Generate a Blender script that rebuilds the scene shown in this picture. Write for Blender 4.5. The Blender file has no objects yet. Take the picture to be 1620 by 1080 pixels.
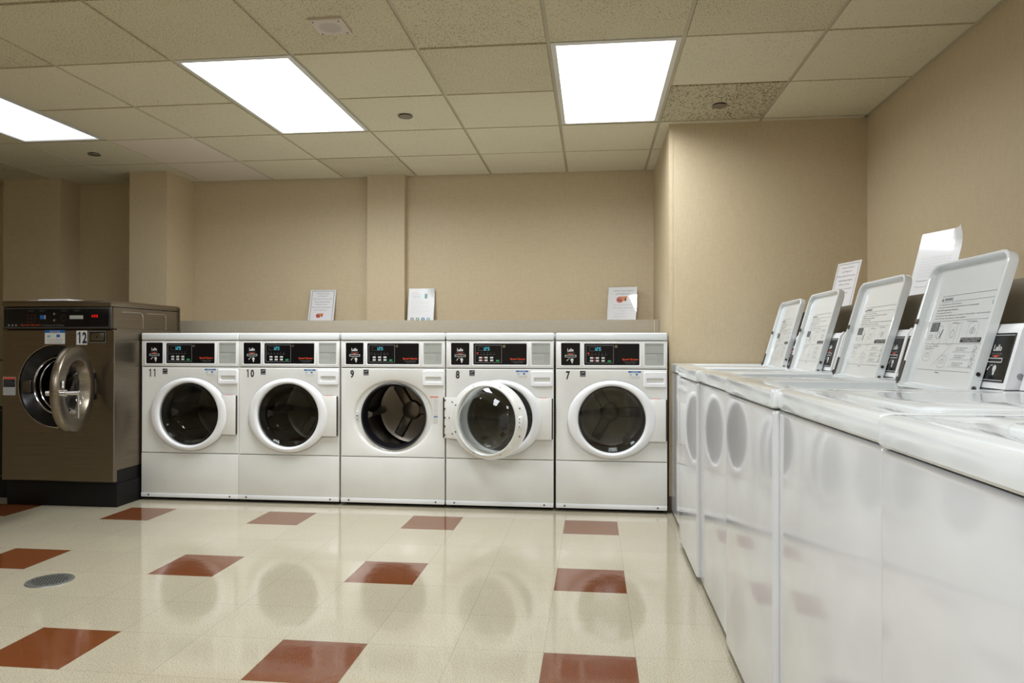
import bpy, bmesh, math, random
from mathutils import Matrix, Vector
random.seed(7)
PI = math.pi
scene = bpy.context.scene
COL = scene.collection

# ------------------------------------------------------------------ camera, world, exposure
CAM_Z = 1.0314
def _rot(yaw, pit, rol):
    return (Matrix.Rotation(yaw, 3, 'Z') @ Matrix.Rotation(pit, 3, 'X') @ Matrix.Rotation(rol, 3, 'Y'))
_R = _rot(0.11333, 0.00563, -0.00152)
cam_data = bpy.data.cameras.new('camera')
cam_data.sensor_width = 36.0
cam_data.lens = 1125.9 / 1620 * 36.0
cam_data.clip_start = 0.05
cam = bpy.data.objects.new('camera', cam_data)
COL.objects.link(cam)
_m = Matrix.Identity(4)
_r, _f, _u = _R.col[0], _R.col[1], _R.col[2]
for i in range(3):
    _m[i][0] = _r[i]; _m[i][1] = _u[i]; _m[i][2] = -_f[i]
_m.translation = Vector((0, 0, CAM_Z))
cam.matrix_world = _m
scene.camera = cam

world = bpy.data.worlds.new('world')
scene.world = world
world.use_nodes = True
world.node_tree.nodes['Background'].inputs[0].default_value = (0.02, 0.02, 0.02, 1)
world.node_tree.nodes['Background'].inputs[1].default_value = 0.2
vs = scene.view_settings
vs.view_transform = 'Standard'; vs.look = 'None'; vs.gamma = 1.0; vs.use_curve_mapping = False
vs.exposure = 0.0
LIGHT = 3.2          # emission of the diffuser face of a full troffer
LAMP_W = 27.0        # tubes behind it (downward biased by the prismatic lens)
# troffer cells: (column index, y0, brightness factor)
TROFFERS = [(0, 3.230, 0.82), (-3, 3.230, 1.30), (-6, 3.230, 0.05),
            (0, 0.182, 0.75), (-3, 0.182, 1.15), (-6, 0.182, 0.25), (-3, -2.256, 0.8), (0, -2.256, 0.8)]

# room constants (metres, camera above the origin)
H = 2.417
XR, XL, YB, YF = 1.640, -6.40, 5.660, -3.30
CX0, CY0, CP = -0.2045, 3.230, 0.6096      # ceiling grid
FX0, FY0, FP = -0.1634, 4.2233, 0.3048     # floor tile grid
BUMP_X, BUMP_Y = 0.470, 4.495
LEDGE_Y, LEDGE_X, LEDGE_Z = 5.170, 1.165, 1.218

# ------------------------------------------------------------------ materials
def lin(c):
    return tuple((v / 255 / 12.92) if v / 255 <= 0.04045 else ((v / 255 + 0.055) / 1.055) ** 2.4 for v in c)

MATS = {}
def nmat(name):
    m = bpy.data.materials.new(name); m.use_nodes = True
    nt = m.node_tree; nt.nodes.clear()
    out = nt.nodes.new('ShaderNodeOutputMaterial')
    b = nt.nodes.new('ShaderNodeBsdfPrincipled')
    nt.links.new(b.outputs[0], out.inputs[0])
    MATS[name] = m
    return m, nt, b, out

def pmat(name, rgb, rough=0.5, metal=0.0, coat=0.0, bump=None, var=None, emit=None, spec=None):
    """rgb sRGB 0-255; bump=(scale, strength); var=(scale, amount)"""
    m, nt, b, out = nmat(name)
    c = lin(rgb)
    b.inputs['Base Color'].default_value = (*c, 1)
    b.inputs['Roughness'].default_value = rough
    b.inputs['Metallic'].default_value = metal
    b.inputs['Coat Weight'].default_value = coat
    b.inputs['Coat Roughness'].default_value = 0.06
    if spec is not None: b.inputs['Specular IOR Level'].default_value = spec
    N = nt.nodes.new; L = nt.links.new
    tc = N('ShaderNodeTexCoord')
    nz = N('ShaderNodeTexNoise'); nz.inputs['Scale'].default_value = (var[0] if var else 6.0)
    nz.inputs['Detail'].default_value = 3
    L(tc.outputs['Object'], nz.inputs['Vector'])
    amt = var[1] if var else 0.03
    mr = N('ShaderNodeMapRange'); mr.inputs['From Min'].default_value = 0.3; mr.inputs['From Max'].default_value = 0.7
    mr.inputs['To Min'].default_value = 1 - amt; mr.inputs['To Max'].default_value = 1 + amt
    L(nz.outputs['Fac'], mr.inputs['Value'])
    vm = N('ShaderNodeVectorMath'); vm.operation = 'SCALE'; vm.inputs[0].default_value = c
    L(mr.outputs[0], vm.inputs['Scale']); L(vm.outputs[0], b.inputs['Base Color'])
    if bump:
        n2 = N('ShaderNodeTexNoise'); n2.inputs['Scale'].default_value = bump[0]; n2.inputs['Detail'].default_value = 2
        L(tc.outputs['Object'], n2.inputs['Vector'])
        bp = N('ShaderNodeBump'); bp.inputs['Strength'].default_value = bump[1]; bp.inputs['Distance'].default_value = bump[2] if len(bump) > 2 else 0.002
        L(n2.outputs['Fac'], bp.inputs['Height']); L(bp.outputs[0], b.inputs['Normal'])
    if emit:
        b.inputs['Emission Color'].default_value = (*lin(emit[0]), 1)
        b.inputs['Emission Strength'].default_value = emit[1]
    return m

def glass_mat(name, tint, rough=0.02, refl=1.0):
    m = bpy.data.materials.new(name); m.use_nodes = True
    nt = m.node_tree; nt.nodes.clear(); N = nt.nodes.new; L = nt.links.new
    out = N('ShaderNodeOutputMaterial'); tr = N('ShaderNodeBsdfTransparent'); gl = N('ShaderNodeBsdfGlossy')
    tr.inputs[0].default_value = (*tint, 1); gl.inputs['Roughness'].default_value = rough
    gl.inputs[0].default_value = (refl, refl, refl, 1)
    fr = N('ShaderNodeFresnel'); gm = N('ShaderNodeNewGeometry'); mm = N('ShaderNodeMath'); mm.operation = 'MULTIPLY_ADD'; L(gm.outputs['Backfacing'], mm.inputs[0]); mm.inputs[1].default_value = 1 / 1.52 - 1.52; mm.inputs[2].default_value = 1.52; L(mm.outputs[0], fr.inputs[0])
    mx = N('ShaderNodeMixShader'); L(fr.outputs[0], mx.inputs[0]); L(tr.outputs[0], mx.inputs[1]); L(gl.outputs[0], mx.inputs[2])
    L(mx.outputs[0], out.inputs[0]); MATS[name] = m
    return m

pmat('enamel', (226, 226, 221), 0.26, 0, 0.35, (25, 0.05, 0.001))
pmat('enamel_top', (222, 226, 226), 0.16, 0, 0.6, None, (3, 0.005))
pmat('enamel_side', (212, 213, 214), 0.13, 0, 0.5, (2.6, 0.06, 0.004))
pmat('plastic_white', (232, 233, 234), 0.32, 0, 0.1)
pmat('plastic_grey', (150, 152, 152), 0.4)
pmat('black_gloss', (12, 12, 14), 0.22, 0, 0.0, None, None, None, 0.35)
pmat('black_matte', (6, 6, 7), 0.5, 0, 0, None, None, None, 0.3)
pmat('rubber', (17, 18, 22), 0.38)
pmat('gap', (20, 19, 18), 0.8)
pmat('drum_steel', (108, 103, 95), 0.28, 1.0, 0, (90, 0.1, 0.001))
pmat('steel_dark', (96, 90, 84), 0.35, 1.0)
pmat('chrome', (205, 203, 200), 0.14, 1.0)
pmat('hinge_metal', (95, 84, 74), 0.45, 0.8)
pmat('screw_metal', (90, 92, 92), 0.35, 0.9)
pmat('print_black', (30, 32, 36), 0.6)
pmat('print_grey', (120, 122, 124), 0.6)
pmat('print_lightgrey', (176, 178, 180), 0.6)
pmat('print_white', (215, 215, 210), 0.5)
pmat('print_orange', (222, 74, 34), 0.5)
pmat('print_darkred', (60, 22, 18), 0.5)
pmat('print_red', (190, 40, 40), 0.5)
pmat('print_blue', (30, 96, 168), 0.5)
pmat('print_teal', (120, 168, 170), 0.5)
pmat('print_green', (88, 150, 104), 0.5)
pmat('print_navy', (34, 40, 66), 0.5)
pmat('plate_grey', (168, 171, 164), 0.35)
pmat('button_white', (196, 198, 196), 0.4)
pmat('button_green', (34, 138, 78), 0.4)
pmat('led_cyan', (20, 60, 66), 0.4, emit=((80, 215, 235), 1.0))
pmat('led_red', (60, 10, 10), 0.4, emit=((255, 50, 50), 0.9))
pmat('led_red_display', (60, 5, 5), 0.4, emit=((255, 25, 20), 1.0))
pmat('paper', (240, 240, 243), 0.35, 0, 0.5, None, (3, 0.01))
pmat('paper_gloss', (232, 233, 235), 0.3, 0, 0.9, None, (3, 0.01))
pmat('pod_orange', (226, 138, 78), 0.5)
pmat('pod_red', (206, 84, 72), 0.5)
pmat('speaker_plate', (196, 184, 172), 0.5)
pmat('sprinkler_metal', (128, 120, 110), 0.35, 0.6)
pmat('drain_metal', (136, 138, 130), 0.4, 0.6)
pmat('baseboard', (78, 62, 46), 0.5)
pmat('grid_bar', (176, 168, 142), 0.5)
pmat('troffer_frame', (206, 204, 196), 0.4)
pmat('machine_tan', (116, 106, 80), 0.4, 0.3)
pmat('cloth', (206, 202, 192), 0.9)
glass_mat('door_glass', (0.62, 0.64, 0.63), 0.015, 1.0)
glass_mat('clear_glass', (0.86, 0.88, 0.88), 0.01, 1.0)
glass_mat('acrylic', (0.985, 0.985, 0.985), 0.02, 1.0)

def emis(name, strength):
    m = bpy.data.materials.new(name); m.use_nodes = True
    nt = m.node_tree; nt.nodes.clear()
    out = nt.nodes.new('ShaderNodeOutputMaterial'); e = nt.nodes.new('ShaderNodeEmission')
    e.inputs[0].default_value = (0.95, 0.99, 1.04, 1); e.inputs[1].default_value = strength
    nt.links.new(e.outputs[0], out.inputs[0]); MATS[name] = m
    return m

def wall_mat(name, rgb):
    m, nt, b, out = nmat(name); N = nt.nodes.new; L = nt.links.new
    tc = N('ShaderNodeTexCoord'); c = lin(rgb)
    # woven vinyl: fine horizontal and vertical threads
    mp = N('ShaderNodeMapping'); mp.inputs['Scale'].default_value = (260, 260, 22); L(tc.outputs['Object'], mp.inputs[0])
    n1 = N('ShaderNodeTexNoise'); n1.inputs['Scale'].default_value = 1; L(mp.outputs[0], n1.inputs['Vector'])
    mp2 = N('ShaderNodeMapping'); mp2.inputs['Scale'].default_value = (22, 22, 260); L(tc.outputs['Object'], mp2.inputs[0])
    n2 = N('ShaderNodeTexNoise'); n2.inputs['Scale'].default_value = 1; L(mp2.outputs[0], n2.inputs['Vector'])
    ad = N('ShaderNodeMath'); ad.operation = 'ADD'; L(n1.outputs[0], ad.inputs[0]); L(n2.outputs[0], ad.inputs[1])
    mr = N('ShaderNodeMapRange'); mr.inputs['From Min'].default_value = 0.7; mr.inputs['From Max'].default_value = 1.3
    mr.inputs['To Min'].default_value = 0.93; mr.inputs['To Max'].default_value = 1.07; L(ad.outputs[0], mr.inputs[0])
    vm = N('ShaderNodeVectorMath'); vm.operation = 'SCALE'; vm.inputs[0].default_value = c; L(mr.outputs[0], vm.inputs['Scale'])
    L(vm.outputs[0], b.inputs['Base Color'])
    b.inputs['Roughness'].default_value = 0.55
    bp = N('ShaderNodeBump'); bp.inputs['Strength'].default_value = 0.25; bp.inputs['Distance'].default_value = 0.001
    L(ad.outputs[0], bp.inputs['Height']); L(bp.outputs[0], b.inputs['Normal'])
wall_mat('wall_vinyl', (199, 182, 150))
wall_mat('ledge_vinyl', (160, 150, 131))  # slightly different, greyer covering; its weaker lighting is also put into the colour

def ceil_mat(name, rgb, dark, thresh, scale=150):
    m, nt, b, out = nmat(name); N = nt.nodes.new; L = nt.links.new
    tc = N('ShaderNodeTexCoord')
    nz = N('ShaderNodeTexNoise'); nz.inputs['Scale'].default_value = scale; nz.inputs['Detail'].default_value = 3
    L(tc.outputs['Object'], nz.inputs['Vector'])
    big = N('ShaderNodeTexNoise'); big.inputs['Scale'].default_value = 3.0; L(tc.outputs['Object'], big.inputs['Vector'])
    sub = N('ShaderNodeMath'); sub.operation = 'MULTIPLY_ADD'; sub.inputs[1].default_value = 0.12; L(big.outputs[0], sub.inputs[0]); L(nz.outputs[0], sub.inputs[2])
    mr = N('ShaderNodeMapRange'); mr.inputs['From Min'].default_value = thresh; mr.inputs['From Max'].default_value = thresh + 0.07
    L(sub.outputs[0], mr.inputs[0])
    mx = N('ShaderNodeMix'); mx.data_type = 'RGBA'; L(mr.outputs[0], mx.inputs[0])
    mx.inputs[6].default_value = (*lin(rgb), 1); mx.inputs[7].default_value = (*lin(dark), 1)
    L(mx.outputs[2], b.inputs['Base Color']); b.inputs['Roughness'].default_value = 0.9
    bp = N('ShaderNodeBump'); bp.invert = True; bp.inputs['Strength'].default_value = 0.5; bp.inputs['Distance'].default_value = 0.002
    L(mr.outputs[0], bp.inputs['Height']); L(bp.outputs[0], b.inputs['Normal'])
ceil_mat('ceiling_tile', (208, 200, 173), (158, 148, 120), 0.67)
ceil_mat('ceiling_tile_old', (198, 189, 160), (142, 132, 104), 0.63, 150)
ceil_mat('ceiling_tile_new', (214, 202, 184), (190, 178, 160), 0.70)
ceil_mat('ceiling_tile_coarse', (186, 177, 148), (116, 106, 80), 0.59, 85)

def floor_mat():
    m, nt, b, out = nmat('floor_vct'); N = nt.nodes.new; L = nt.links.new
    tc = N('ShaderNodeTexCoord'); sp = N('ShaderNodeSeparateXYZ'); L(tc.outputs['Object'], sp.inputs[0])
    def M(op, a=None, bb=None, v1=None, v0=None):
        n = N('ShaderNodeMath'); n.operation = op
        if a is not None: L(a, n.inputs[0])
        elif v0 is not None: n.inputs[0].default_value = v0
        if bb is not None: L(bb, n.inputs[1])
        elif v1 is not None: n.inputs[1].default_value = v1
        return n.outputs[0]
    def axis(o, off):
        s = M('DIVIDE', M('SUBTRACT', o, None, off), None, FP)
        fl = M('FLOOR', s); fr = M('FRACT', s)
        md = M('FLOORED_MODULO', fl, None, 3.0)
        red = M('LESS_THAN', md, None, 0.5)
        d = M('MINIMUM', fr, M('SUBTRACT', None, fr, v0=1.0))
        seam = M('LESS_THAN', d, None, 0.0035)
        return fl, red, seam
    fx, rx, sx = axis(sp.outputs[0], FX0)
    fy, ry, sy = axis(sp.outputs[1], FY0 - FP)
    red = M('MULTIPLY', rx, ry); seam = M('MAXIMUM', sx, sy)
    cb = N('ShaderNodeCombineXYZ'); L(fx, cb.inputs[0]); L(fy, cb.inputs[1])
    wn = N('ShaderNodeTexWhiteNoise'); L(cb.outputs[0], wn.inputs['Vector'])
    nz = N('ShaderNodeTexNoise'); nz.inputs['Scale'].default_value = 230; nz.inputs['Detail'].default_value = 4; nz.inputs['Roughness'].default_value = 0.8
    L(tc.outputs['Object'], nz.inputs['Vector'])
    n2 = N('ShaderNodeTexNoise'); n2.inputs['Scale'].default_value = 2.2; n2.inputs['Detail'].default_value = 4
    L(tc.outputs['Object'], n2.inputs['Vector'])
    rp = N('ShaderNodeValToRGB'); L(nz.outputs[0], rp.inputs[0])
    e = rp.color_ramp.elements
    e[0].position = 0.36; e[0].color = (*lin((104, 94, 66)), 1)
    e[1].position = 0.58; e[1].color = (*lin((197, 188, 166)), 1)
    x = e.new(0.46); x.color = (*lin((184, 175, 150)), 1)
    rr = N('ShaderNodeValToRGB'); L(nz.outputs[0], rr.inputs[0])
    e = rr.color_ramp.elements
    e[0].position = 0.35; e[0].color = (*lin((98, 52, 26)), 1)
    e[1].position = 0.65; e[1].color = (*lin((134, 76, 42)), 1)
    mx = N('ShaderNodeMix'); mx.data_type = 'RGBA'; L(red, mx.inputs[0]); L(rp.outputs[0], mx.inputs[6]); L(rr.outputs[0], mx.inputs[7])
    # per tile and soft large-scale wear
    k = M('ADD', M('MULTIPLY', wn.outputs[0], None, 0.05), M('MULTIPLY', n2.outputs[0], None, 0.16))
    k = M('ADD', k, None, 0.875)
    k = M('MULTIPLY', k, M('SUBTRACT', None, M('MULTIPLY', seam, None, 0.28), v0=1.0))
    vm = N('ShaderNodeVectorMath'); vm.operation = 'SCALE'; L(mx.outputs[2], vm.inputs[0]); L(k, vm.inputs['Scale'])
    L(vm.outputs[0], b.inputs['Base Color'])
    r = M('ADD', M('MULTIPLY', n2.outputs[0], None, 0.10), None, 0.07)
    L(r, b.inputs['Roughness'])
    b.inputs['Coat Weight'].default_value = 0.48; b.inputs['Coat Roughness'].default_value = 0.065
    n3 = N('ShaderNodeTexNoise'); n3.inputs['Scale'].default_value = 9; n3.inputs['Detail'].default_value = 2
    L(tc.outputs['Object'], n3.inputs['Vector'])
    hh = M('SUBTRACT', M('MULTIPLY', n3.outputs[0], None, 1.0), M('MULTIPLY', seam, None, 0.10))
    bp = N('ShaderNodeBump'); bp.inputs['Strength'].default_value = 0.16; bp.inputs['Distance'].default_value = 0.004
    L(hh, bp.inputs['Height']); L(bp.outputs[0], b.inputs['Normal']); L(bp.outputs[0], b.inputs['Coat Normal'])
floor_mat()

def steel_mat():
    m, nt, b, out = nmat('stainless'); N = nt.nodes.new; L = nt.links.new
    tc = N('ShaderNodeTexCoord'); mp = N('ShaderNodeMapping'); mp.inputs['Scale'].default_value = (3, 3, 420); L(tc.outputs['Object'], mp.inputs[0])
    nz = N('ShaderNodeTexNoise'); nz.inputs['Scale'].default_value = 1; nz.inputs['Detail'].default_value = 3; L(mp.outputs[0], nz.inputs['Vector'])
    rp = N('ShaderNodeValToRGB'); L(nz.outputs[0], rp.inputs[0])  # brushed grain; the dark brown reflection of the room is put into these colours
    rp.color_ramp.elements[0].position = 0.3; rp.color_ramp.elements[0].color = (*lin((126, 116, 102)), 1)
    rp.color_ramp.elements[1].position = 0.7; rp.color_ramp.elements[1].color = (*lin((144, 134, 119)), 1)
    L(rp.outputs[0], b.inputs['Base Color']); b.inputs['Metallic'].default_value = 1.0
    b.inputs['Roughness'].default_value = 0.33
    bp = N('ShaderNodeBump'); bp.inputs['Strength'].default_value = 0.15; bp.inputs['Distance'].default_value = 0.0006
    L(nz.outputs[0], bp.inputs['Height']); L(bp.outputs[0], b.inputs['Normal'])
steel_mat()

def drum_mat():
    m, nt, b, out = nmat('drum_perforated'); N = nt.nodes.new; L = nt.links.new
    tc = N('ShaderNodeTexCoord'); vo = N('ShaderNodeTexVoronoi'); vo.inputs['Scale'].default_value = 55; vo.inputs['Randomness'].default_value = 0.1
    L(tc.outputs['Object'], vo.inputs['Vector'])
    lt = N('ShaderNodeMath'); lt.operation = 'LESS_THAN'; lt.inputs[1].default_value = 0.22; L(vo.outputs['Distance'], lt.inputs[0])
    mx = N('ShaderNodeMix'); mx.data_type = 'RGBA'; L(lt.outputs[0], mx.inputs[0])
    mx.inputs[6].default_value = (*lin((98, 92, 82)), 1); mx.inputs[7].default_value = (0.01, 0.01, 0.01, 1)
    L(mx.outputs[2], b.inputs['Base Color']); b.inputs['Metallic'].default_value = 1; b.inputs['Roughness'].default_value = 0.3
drum_mat()

# ------------------------------------------------------------------ mesh helpers
TEXT_CACHE = {}
def text_geo(s, bold=0.0):
    if (s, bold) in TEXT_CACHE: return TEXT_CACHE[(s, bold)]
    cu = bpy.data.curves.new('t', 'FONT'); cu.body = s; cu.resolution_u = 2; cu.offset = bold
    o = bpy.data.objects.new('t', cu)
    me = bpy.data.meshes.new_from_object(o)
    vs_ = [(v.co.x, v.co.y) for v in me.vertices]; fs = [list(p.vertices) for p in me.polygons]
    xs = [v[0] for v in vs_]; ys = [v[1] for v in vs_]
    g = (vs_, fs, min(xs), max(xs), min(ys), max(ys))
    bpy.data.objects.remove(o); bpy.data.curves.remove(cu); bpy.data.meshes.remove(me)
    TEXT_CACHE[(s, bold)] = g
    return g

class MB:
    def __init__(s):
        s.bm = bmesh.new(); s.mats = []
    def mi(s, name):
        if name not in s.mats: s.mats.append(name)
        return s.mats.index(name)
    def raw(s, verts, faces, mat, M=None):
        k = s.mi(mat); vv = [s.bm.verts.new((M @ Vector(v)) if M else v) for v in verts]
        for f in faces:
            try:
                q = s.bm.faces.new([vv[i] for i in f]); q.material_index = k; q.smooth = True
            except ValueError: pass
    def box(s, x0, x1, y0, y1, z0, z1, mat, bev=0.0, seg=2, M=None):
        t = bmesh.new()
        bmesh.ops.create_cube(t, size=1.0)
        for v in t.verts:
            v.co = Vector(((x0 + x1) / 2 + v.co.x * (x1 - x0), (y0 + y1) / 2 + v.co.y * (y1 - y0), (z0 + z1) / 2 + v.co.z * (z1 - z0)))
        if bev > 0:
            bmesh.ops.bevel(t, geom=list(t.edges), offset=min(bev, 0.49 * min(x1 - x0, y1 - y0, z1 - z0)), segments=seg, profile=0.5, affect='EDGES')
        t.verts.index_update()
        s.raw([v.co.copy() for v in t.verts], [[v.index for v in f.verts] for f in t.faces], mat, M)
        t.free()
    def loft(s, loops, mat, cap0=False, cap1=False, closed=True, M=None):
        n = len(loops[0]); verts = [p for lp in loops for p in lp]; faces = []
        for a in range(len(loops) - 1):
            for i in range(n if closed else n - 1):
                j = (i + 1) % n
                faces.append([a * n + i, a * n + j, (a + 1) * n + j, (a + 1) * n + i])
        if cap0: faces.append(list(range(n)))
        if cap1: faces.append([(len(loops) - 1) * n + i for i in range(n)])
        s.raw(verts, faces, mat, M)
    def cyl(s, p0, p1, r, mat, n=20, r1=None, caps=True):
        p0 = Vector(p0); p1 = Vector(p1); d = (p1 - p0).normalized()
        a = d.orthogonal().normalized(); b = d.cross(a); r1 = r if r1 is None else r1
        lo = [[tuple(p + (a * math.cos(2 * PI * i / n) + b * math.sin(2 * PI * i / n)) * rr) for i in range(n)] for p, rr in ((p0, r), (p1, r1))]
        s.loft(lo, mat, caps, caps)
    def lathe_y(s, prof, cx, cz, mat, n=64, a=1.0, b=1.0, cap0=False, cap1=False):
        """prof list of (r, y) or (rx, rz, y)"""
        loops = []
        for p in prof:
            rx, rz, y = (p[0], p[0], p[1]) if len(p) == 2 else p
            loops.append([(cx + rx * math.cos(2 * PI * i / n), y, cz + rz * math.sin(2 * PI * i / n)) for i in range(n)])
        s.loft(loops, mat, cap0, cap1)
    def lathe_z(s, prof, cx, cy, mat, n=48, cap0=False, cap1=False):
        s.loft([[(cx + r * math.cos(2 * PI * i / n), cy + r * math.sin(2 * PI * i / n), z) for i in range(n)] for r, z in prof], mat, cap0, cap1)
    def number(s, st, x0, z0, h, w, gap, y, mat):
        for ch in st:
            if ch == '1':
                t = h * .135; xr = x0 + w * .72
                s.q(xr - t, xr, z0, z0 + h, y, mat)
                s.raw([(xr - t, y, z0 + h), (xr - t, y, z0 + h * .86), (xr - t - w * .32, y, z0 + h * .70), (xr - t - w * .32, y, z0 + h * .80)], [[0, 1, 2, 3]], mat)
            else: s.text(ch, x0, x0 + w, z0, z0 + h, y, mat, bold=.035)
            x0 += w + gap
    # flat print in the local XZ plane, facing -y
    def q(s, x0, x1, z0, z1, y, mat, M=None):
        s.raw([(x0, y, z0), (x1, y, z0), (x1, y, z1), (x0, y, z1)], [[0, 1, 2, 3]], mat, M)
    def frame(s, x0, x1, z0, z1, y, t, mat, M=None):
        s.q(x0, x1, z0, z0 + t, y, mat, M); s.q(x0, x1, z1 - t, z1, y, mat, M)
        s.q(x0, x0 + t, z0, z1, y, mat, M); s.q(x1 - t, x1, z0, z1, y, mat, M)
    def disc(s, x, z, rx, rz, y, mat, n=20, M=None, r_in=0.0):
        if r_in:
            o = [(x + rx * math.cos(2 * PI * i / n), y, z + rz * math.sin(2 * PI * i / n)) for i in range(n)]
            k = [(x + rx * r_in * math.cos(2 * PI * i / n), y, z + rz * r_in * math.sin(2 * PI * i / n)) for i in range(n)]
            s.loft([o, k], mat, M=M)
        else:
            s.raw([(x + rx * math.cos(2 * PI * i / n), y, z + rz * math.sin(2 * PI * i / n)) for i in range(n)], [list(range(n))], mat, M)
    def line(s, x0, z0, x1, z1, y, w, mat, M=None):
        d = Vector((x1 - x0, z1 - z0)); nn = Vector((-d.y, d.x)).normalized() * w / 2
        s.raw([(x0 - nn.x, y, z0 - nn.y), (x1 - nn.x, y, z1 - nn.y), (x1 + nn.x, y, z1 + nn.y), (x0 + nn.x, y, z0 + nn.y)], [[0, 1, 2, 3]], mat, M)
    def text(s, st, x0, x1, z0, z1, y, mat, keep=False, M=None, bold=0.0):
        """fit the string in the box; keep=True keeps its proportions, centred"""
        v, f, ax, bx, ay, by = text_geo(st, bold)
        sx = (x1 - x0) / (bx - ax); sz = (z1 - z0) / (by - ay); ox, oz = x0, z0
        if keep:
            k = min(sx, sz); ox = (x0 + x1) / 2 - k * (bx - ax) / 2; oz = (z0 + z1) / 2 - k * (by - ay) / 2; sx = sz = k
        s.raw([(ox + (p[0] - ax) * sx, y, oz + (p[1] - ay) * sz) for p in v], f, mat, M)
    def build(s, name, parent=None, loc=(0, 0, 0), sharp=32):
        bmesh.ops.recalc_face_normals(s.bm, faces=list(s.bm.faces))
        me = bpy.data.meshes.new(name); s.bm.to_mesh(me); s.bm.free()
        for m in s.mats: me.materials.append(MATS[m])
        me.set_sharp_from_angle(angle=math.radians(sharp))
        o = bpy.data.objects.new(name, me); COL.objects.link(o)
        o.location = loc
        if parent: o.parent = parent
        return o

def rrect(x0, x1, z0, z1, r, n=5):
    pts = []
    for cx, cz, a0 in ((x1 - r, z1 - r, 0), (x0 + r, z1 - r, PI / 2), (x0 + r, z0 + r, PI), (x1 - r, z0 + r, 1.5 * PI)):
        for i in range(n + 1):
            a = a0 + PI / 2 * i / n
            pts.append((cx + r * math.cos(a), cz + r * math.sin(a)))
    return pts

def hole_loops(x0, x1, z0, z1, cx, cz, a, b, n=96):
    """matching rectangle and ellipse samples around (cx, cz)"""
    ang = [2 * PI * i / n for i in range(n)]
    for X, Z in ((x0, z0), (x1, z0), (x1, z1), (x0, z1)):
        t = math.atan2(Z - cz, X - cx) % (2 * PI)
        k = min(range(n), key=lambda i: min(abs(ang[i] - t), 2 * PI - abs(ang[i] - t))); ang[k] = t
    rect, ell = [], []
    for t in ang:
        c, s_ = math.cos(t), math.sin(t)
        kx = ((x1 - cx) / c if c > 1e-9 else (x0 - cx) / c if c < -1e-9 else 1e9)
        kz = ((z1 - cz) / s_ if s_ > 1e-9 else (z0 - cz) / s_ if s_ < -1e-9 else 1e9)
        k = min(kx, kz); rect.append((cx + k * c, cz + k * s_)); ell.append((cx + a * c, cz + b * s_))
    return rect, ell

def inset(rect, x0, x1, z0, z1, d):
    cx, cz = (x0 + x1) / 2, (z0 + z1) / 2
    sx, sz = (x1 - x0 - 2 * d) / (x1 - x0), (z1 - z0 - 2 * d) / (z1 - z0)
    return [(cx + (p[0] - cx) * sx, cz + (p[1] - cz) * sz) for p in rect]

def empty(name, loc, rz=0.0, label=None, cat=None, group=None):
    o = bpy.data.objects.new(name, None); COL.objects.link(o); o.empty_display_size = 0.1
    o.location = loc; o.rotation_euler = (0, 0, rz)
    tag(o, label, cat, group)
    return o
def tag(o, label=None, cat=None, group=None):
    if label: o['label'] = label
    if cat: o['category'] = cat
    if group: o['group'] = group
    return o
def struct(o):
    o['kind'] = 'structure'; return o
def copy_tree(o, parent=None):
    c = o.copy(); COL.objects.link(c); c.parent = parent
    for ch in list(o.children): copy_tree(ch, c)
    return c

# ------------------------------------------------------------------ room shell
mb = MB(); mb.q(0, 0, 0, 0, 0, 'floor_vct'); mb = MB()
mb.box(XL - .1, XR + .1, YF - .1, YB + .1, -0.1, 0, 'floor_vct'); struct(mb.build('floor'))

def wbox(name, x0, x1, y0, y1, z0, z1, mat='wall_vinyl'):
    m = MB(); m.box(x0, x1, y0, y1, z0, z1, mat); return struct(m.build(name))
wbox('wall_back', XL - .1, XR + .1, YB, YB + .1, 0, H + .12)
wbox('wall_right', XR, XR + .1, YF, YB, 0, H + .12)
wbox('wall_left', XL - .1, XL, YF, YB, 0, H + .12)
wbox('wall_front', XL - .1, XR + .1, YF - .1, YF, 0, H + .12)
m = MB()      # chase in the back right corner, with its slim corner guard
m.box(BUMP_X, XR, BUMP_Y, YB, 0, H + .03, 'wall_vinyl')
m.box(BUMP_X - .0015, BUMP_X + .022, BUMP_Y - .0015, BUMP_Y + .002, 0.1, H, 'wall_vinyl')
m.box(BUMP_X - .0015, BUMP_X + .002, BUMP_Y, BUMP_Y + .022, 0.1, H, 'wall_vinyl')
struct(m.build('wall_chase'))
wbox('wall_column_left', -3.668, -3.350, 5.280, YB, 0, H + .03)
wbox('wall_column_middle', -1.818, -1.508, 5.590, YB, 0, H + .03)
wbox('wall_pier_left', -4.905, -4.388, 5.430, YB, 0, H + .03)
m = MB()      # low chase behind the front loaders, with end trim
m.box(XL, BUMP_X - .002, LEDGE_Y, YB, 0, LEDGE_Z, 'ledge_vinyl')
m.box(BUMP_X - .036, BUMP_X - .030, LEDGE_Y - .004, LEDGE_Y, 0, LEDGE_Z, 'wall_vinyl', 0.001)
struct(m.build('wall_ledge_back'))
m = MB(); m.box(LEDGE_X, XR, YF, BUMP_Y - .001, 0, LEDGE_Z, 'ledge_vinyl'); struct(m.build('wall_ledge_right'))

for nm, b in (('baseboard_back', (XL, BUMP_X - .01, LEDGE_Y - .006, LEDGE_Y)), ('baseboard_chase', (BUMP_X - .006, XR, BUMP_Y - .006, BUMP_Y)),
              ('baseboard_right', (LEDGE_X - .006, LEDGE_X, YF, BUMP_Y)), ('baseboard_left', (XL, XL + .006, YF, LEDGE_Y)),
              ('baseboard_front', (XL, LEDGE_X, YF, YF + .006))):
    m = MB(); m.box(b[0], b[1], b[2], b[3], 0.0, 0.10, 'baseboard', 0.002); struct(m.build(nm))

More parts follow.
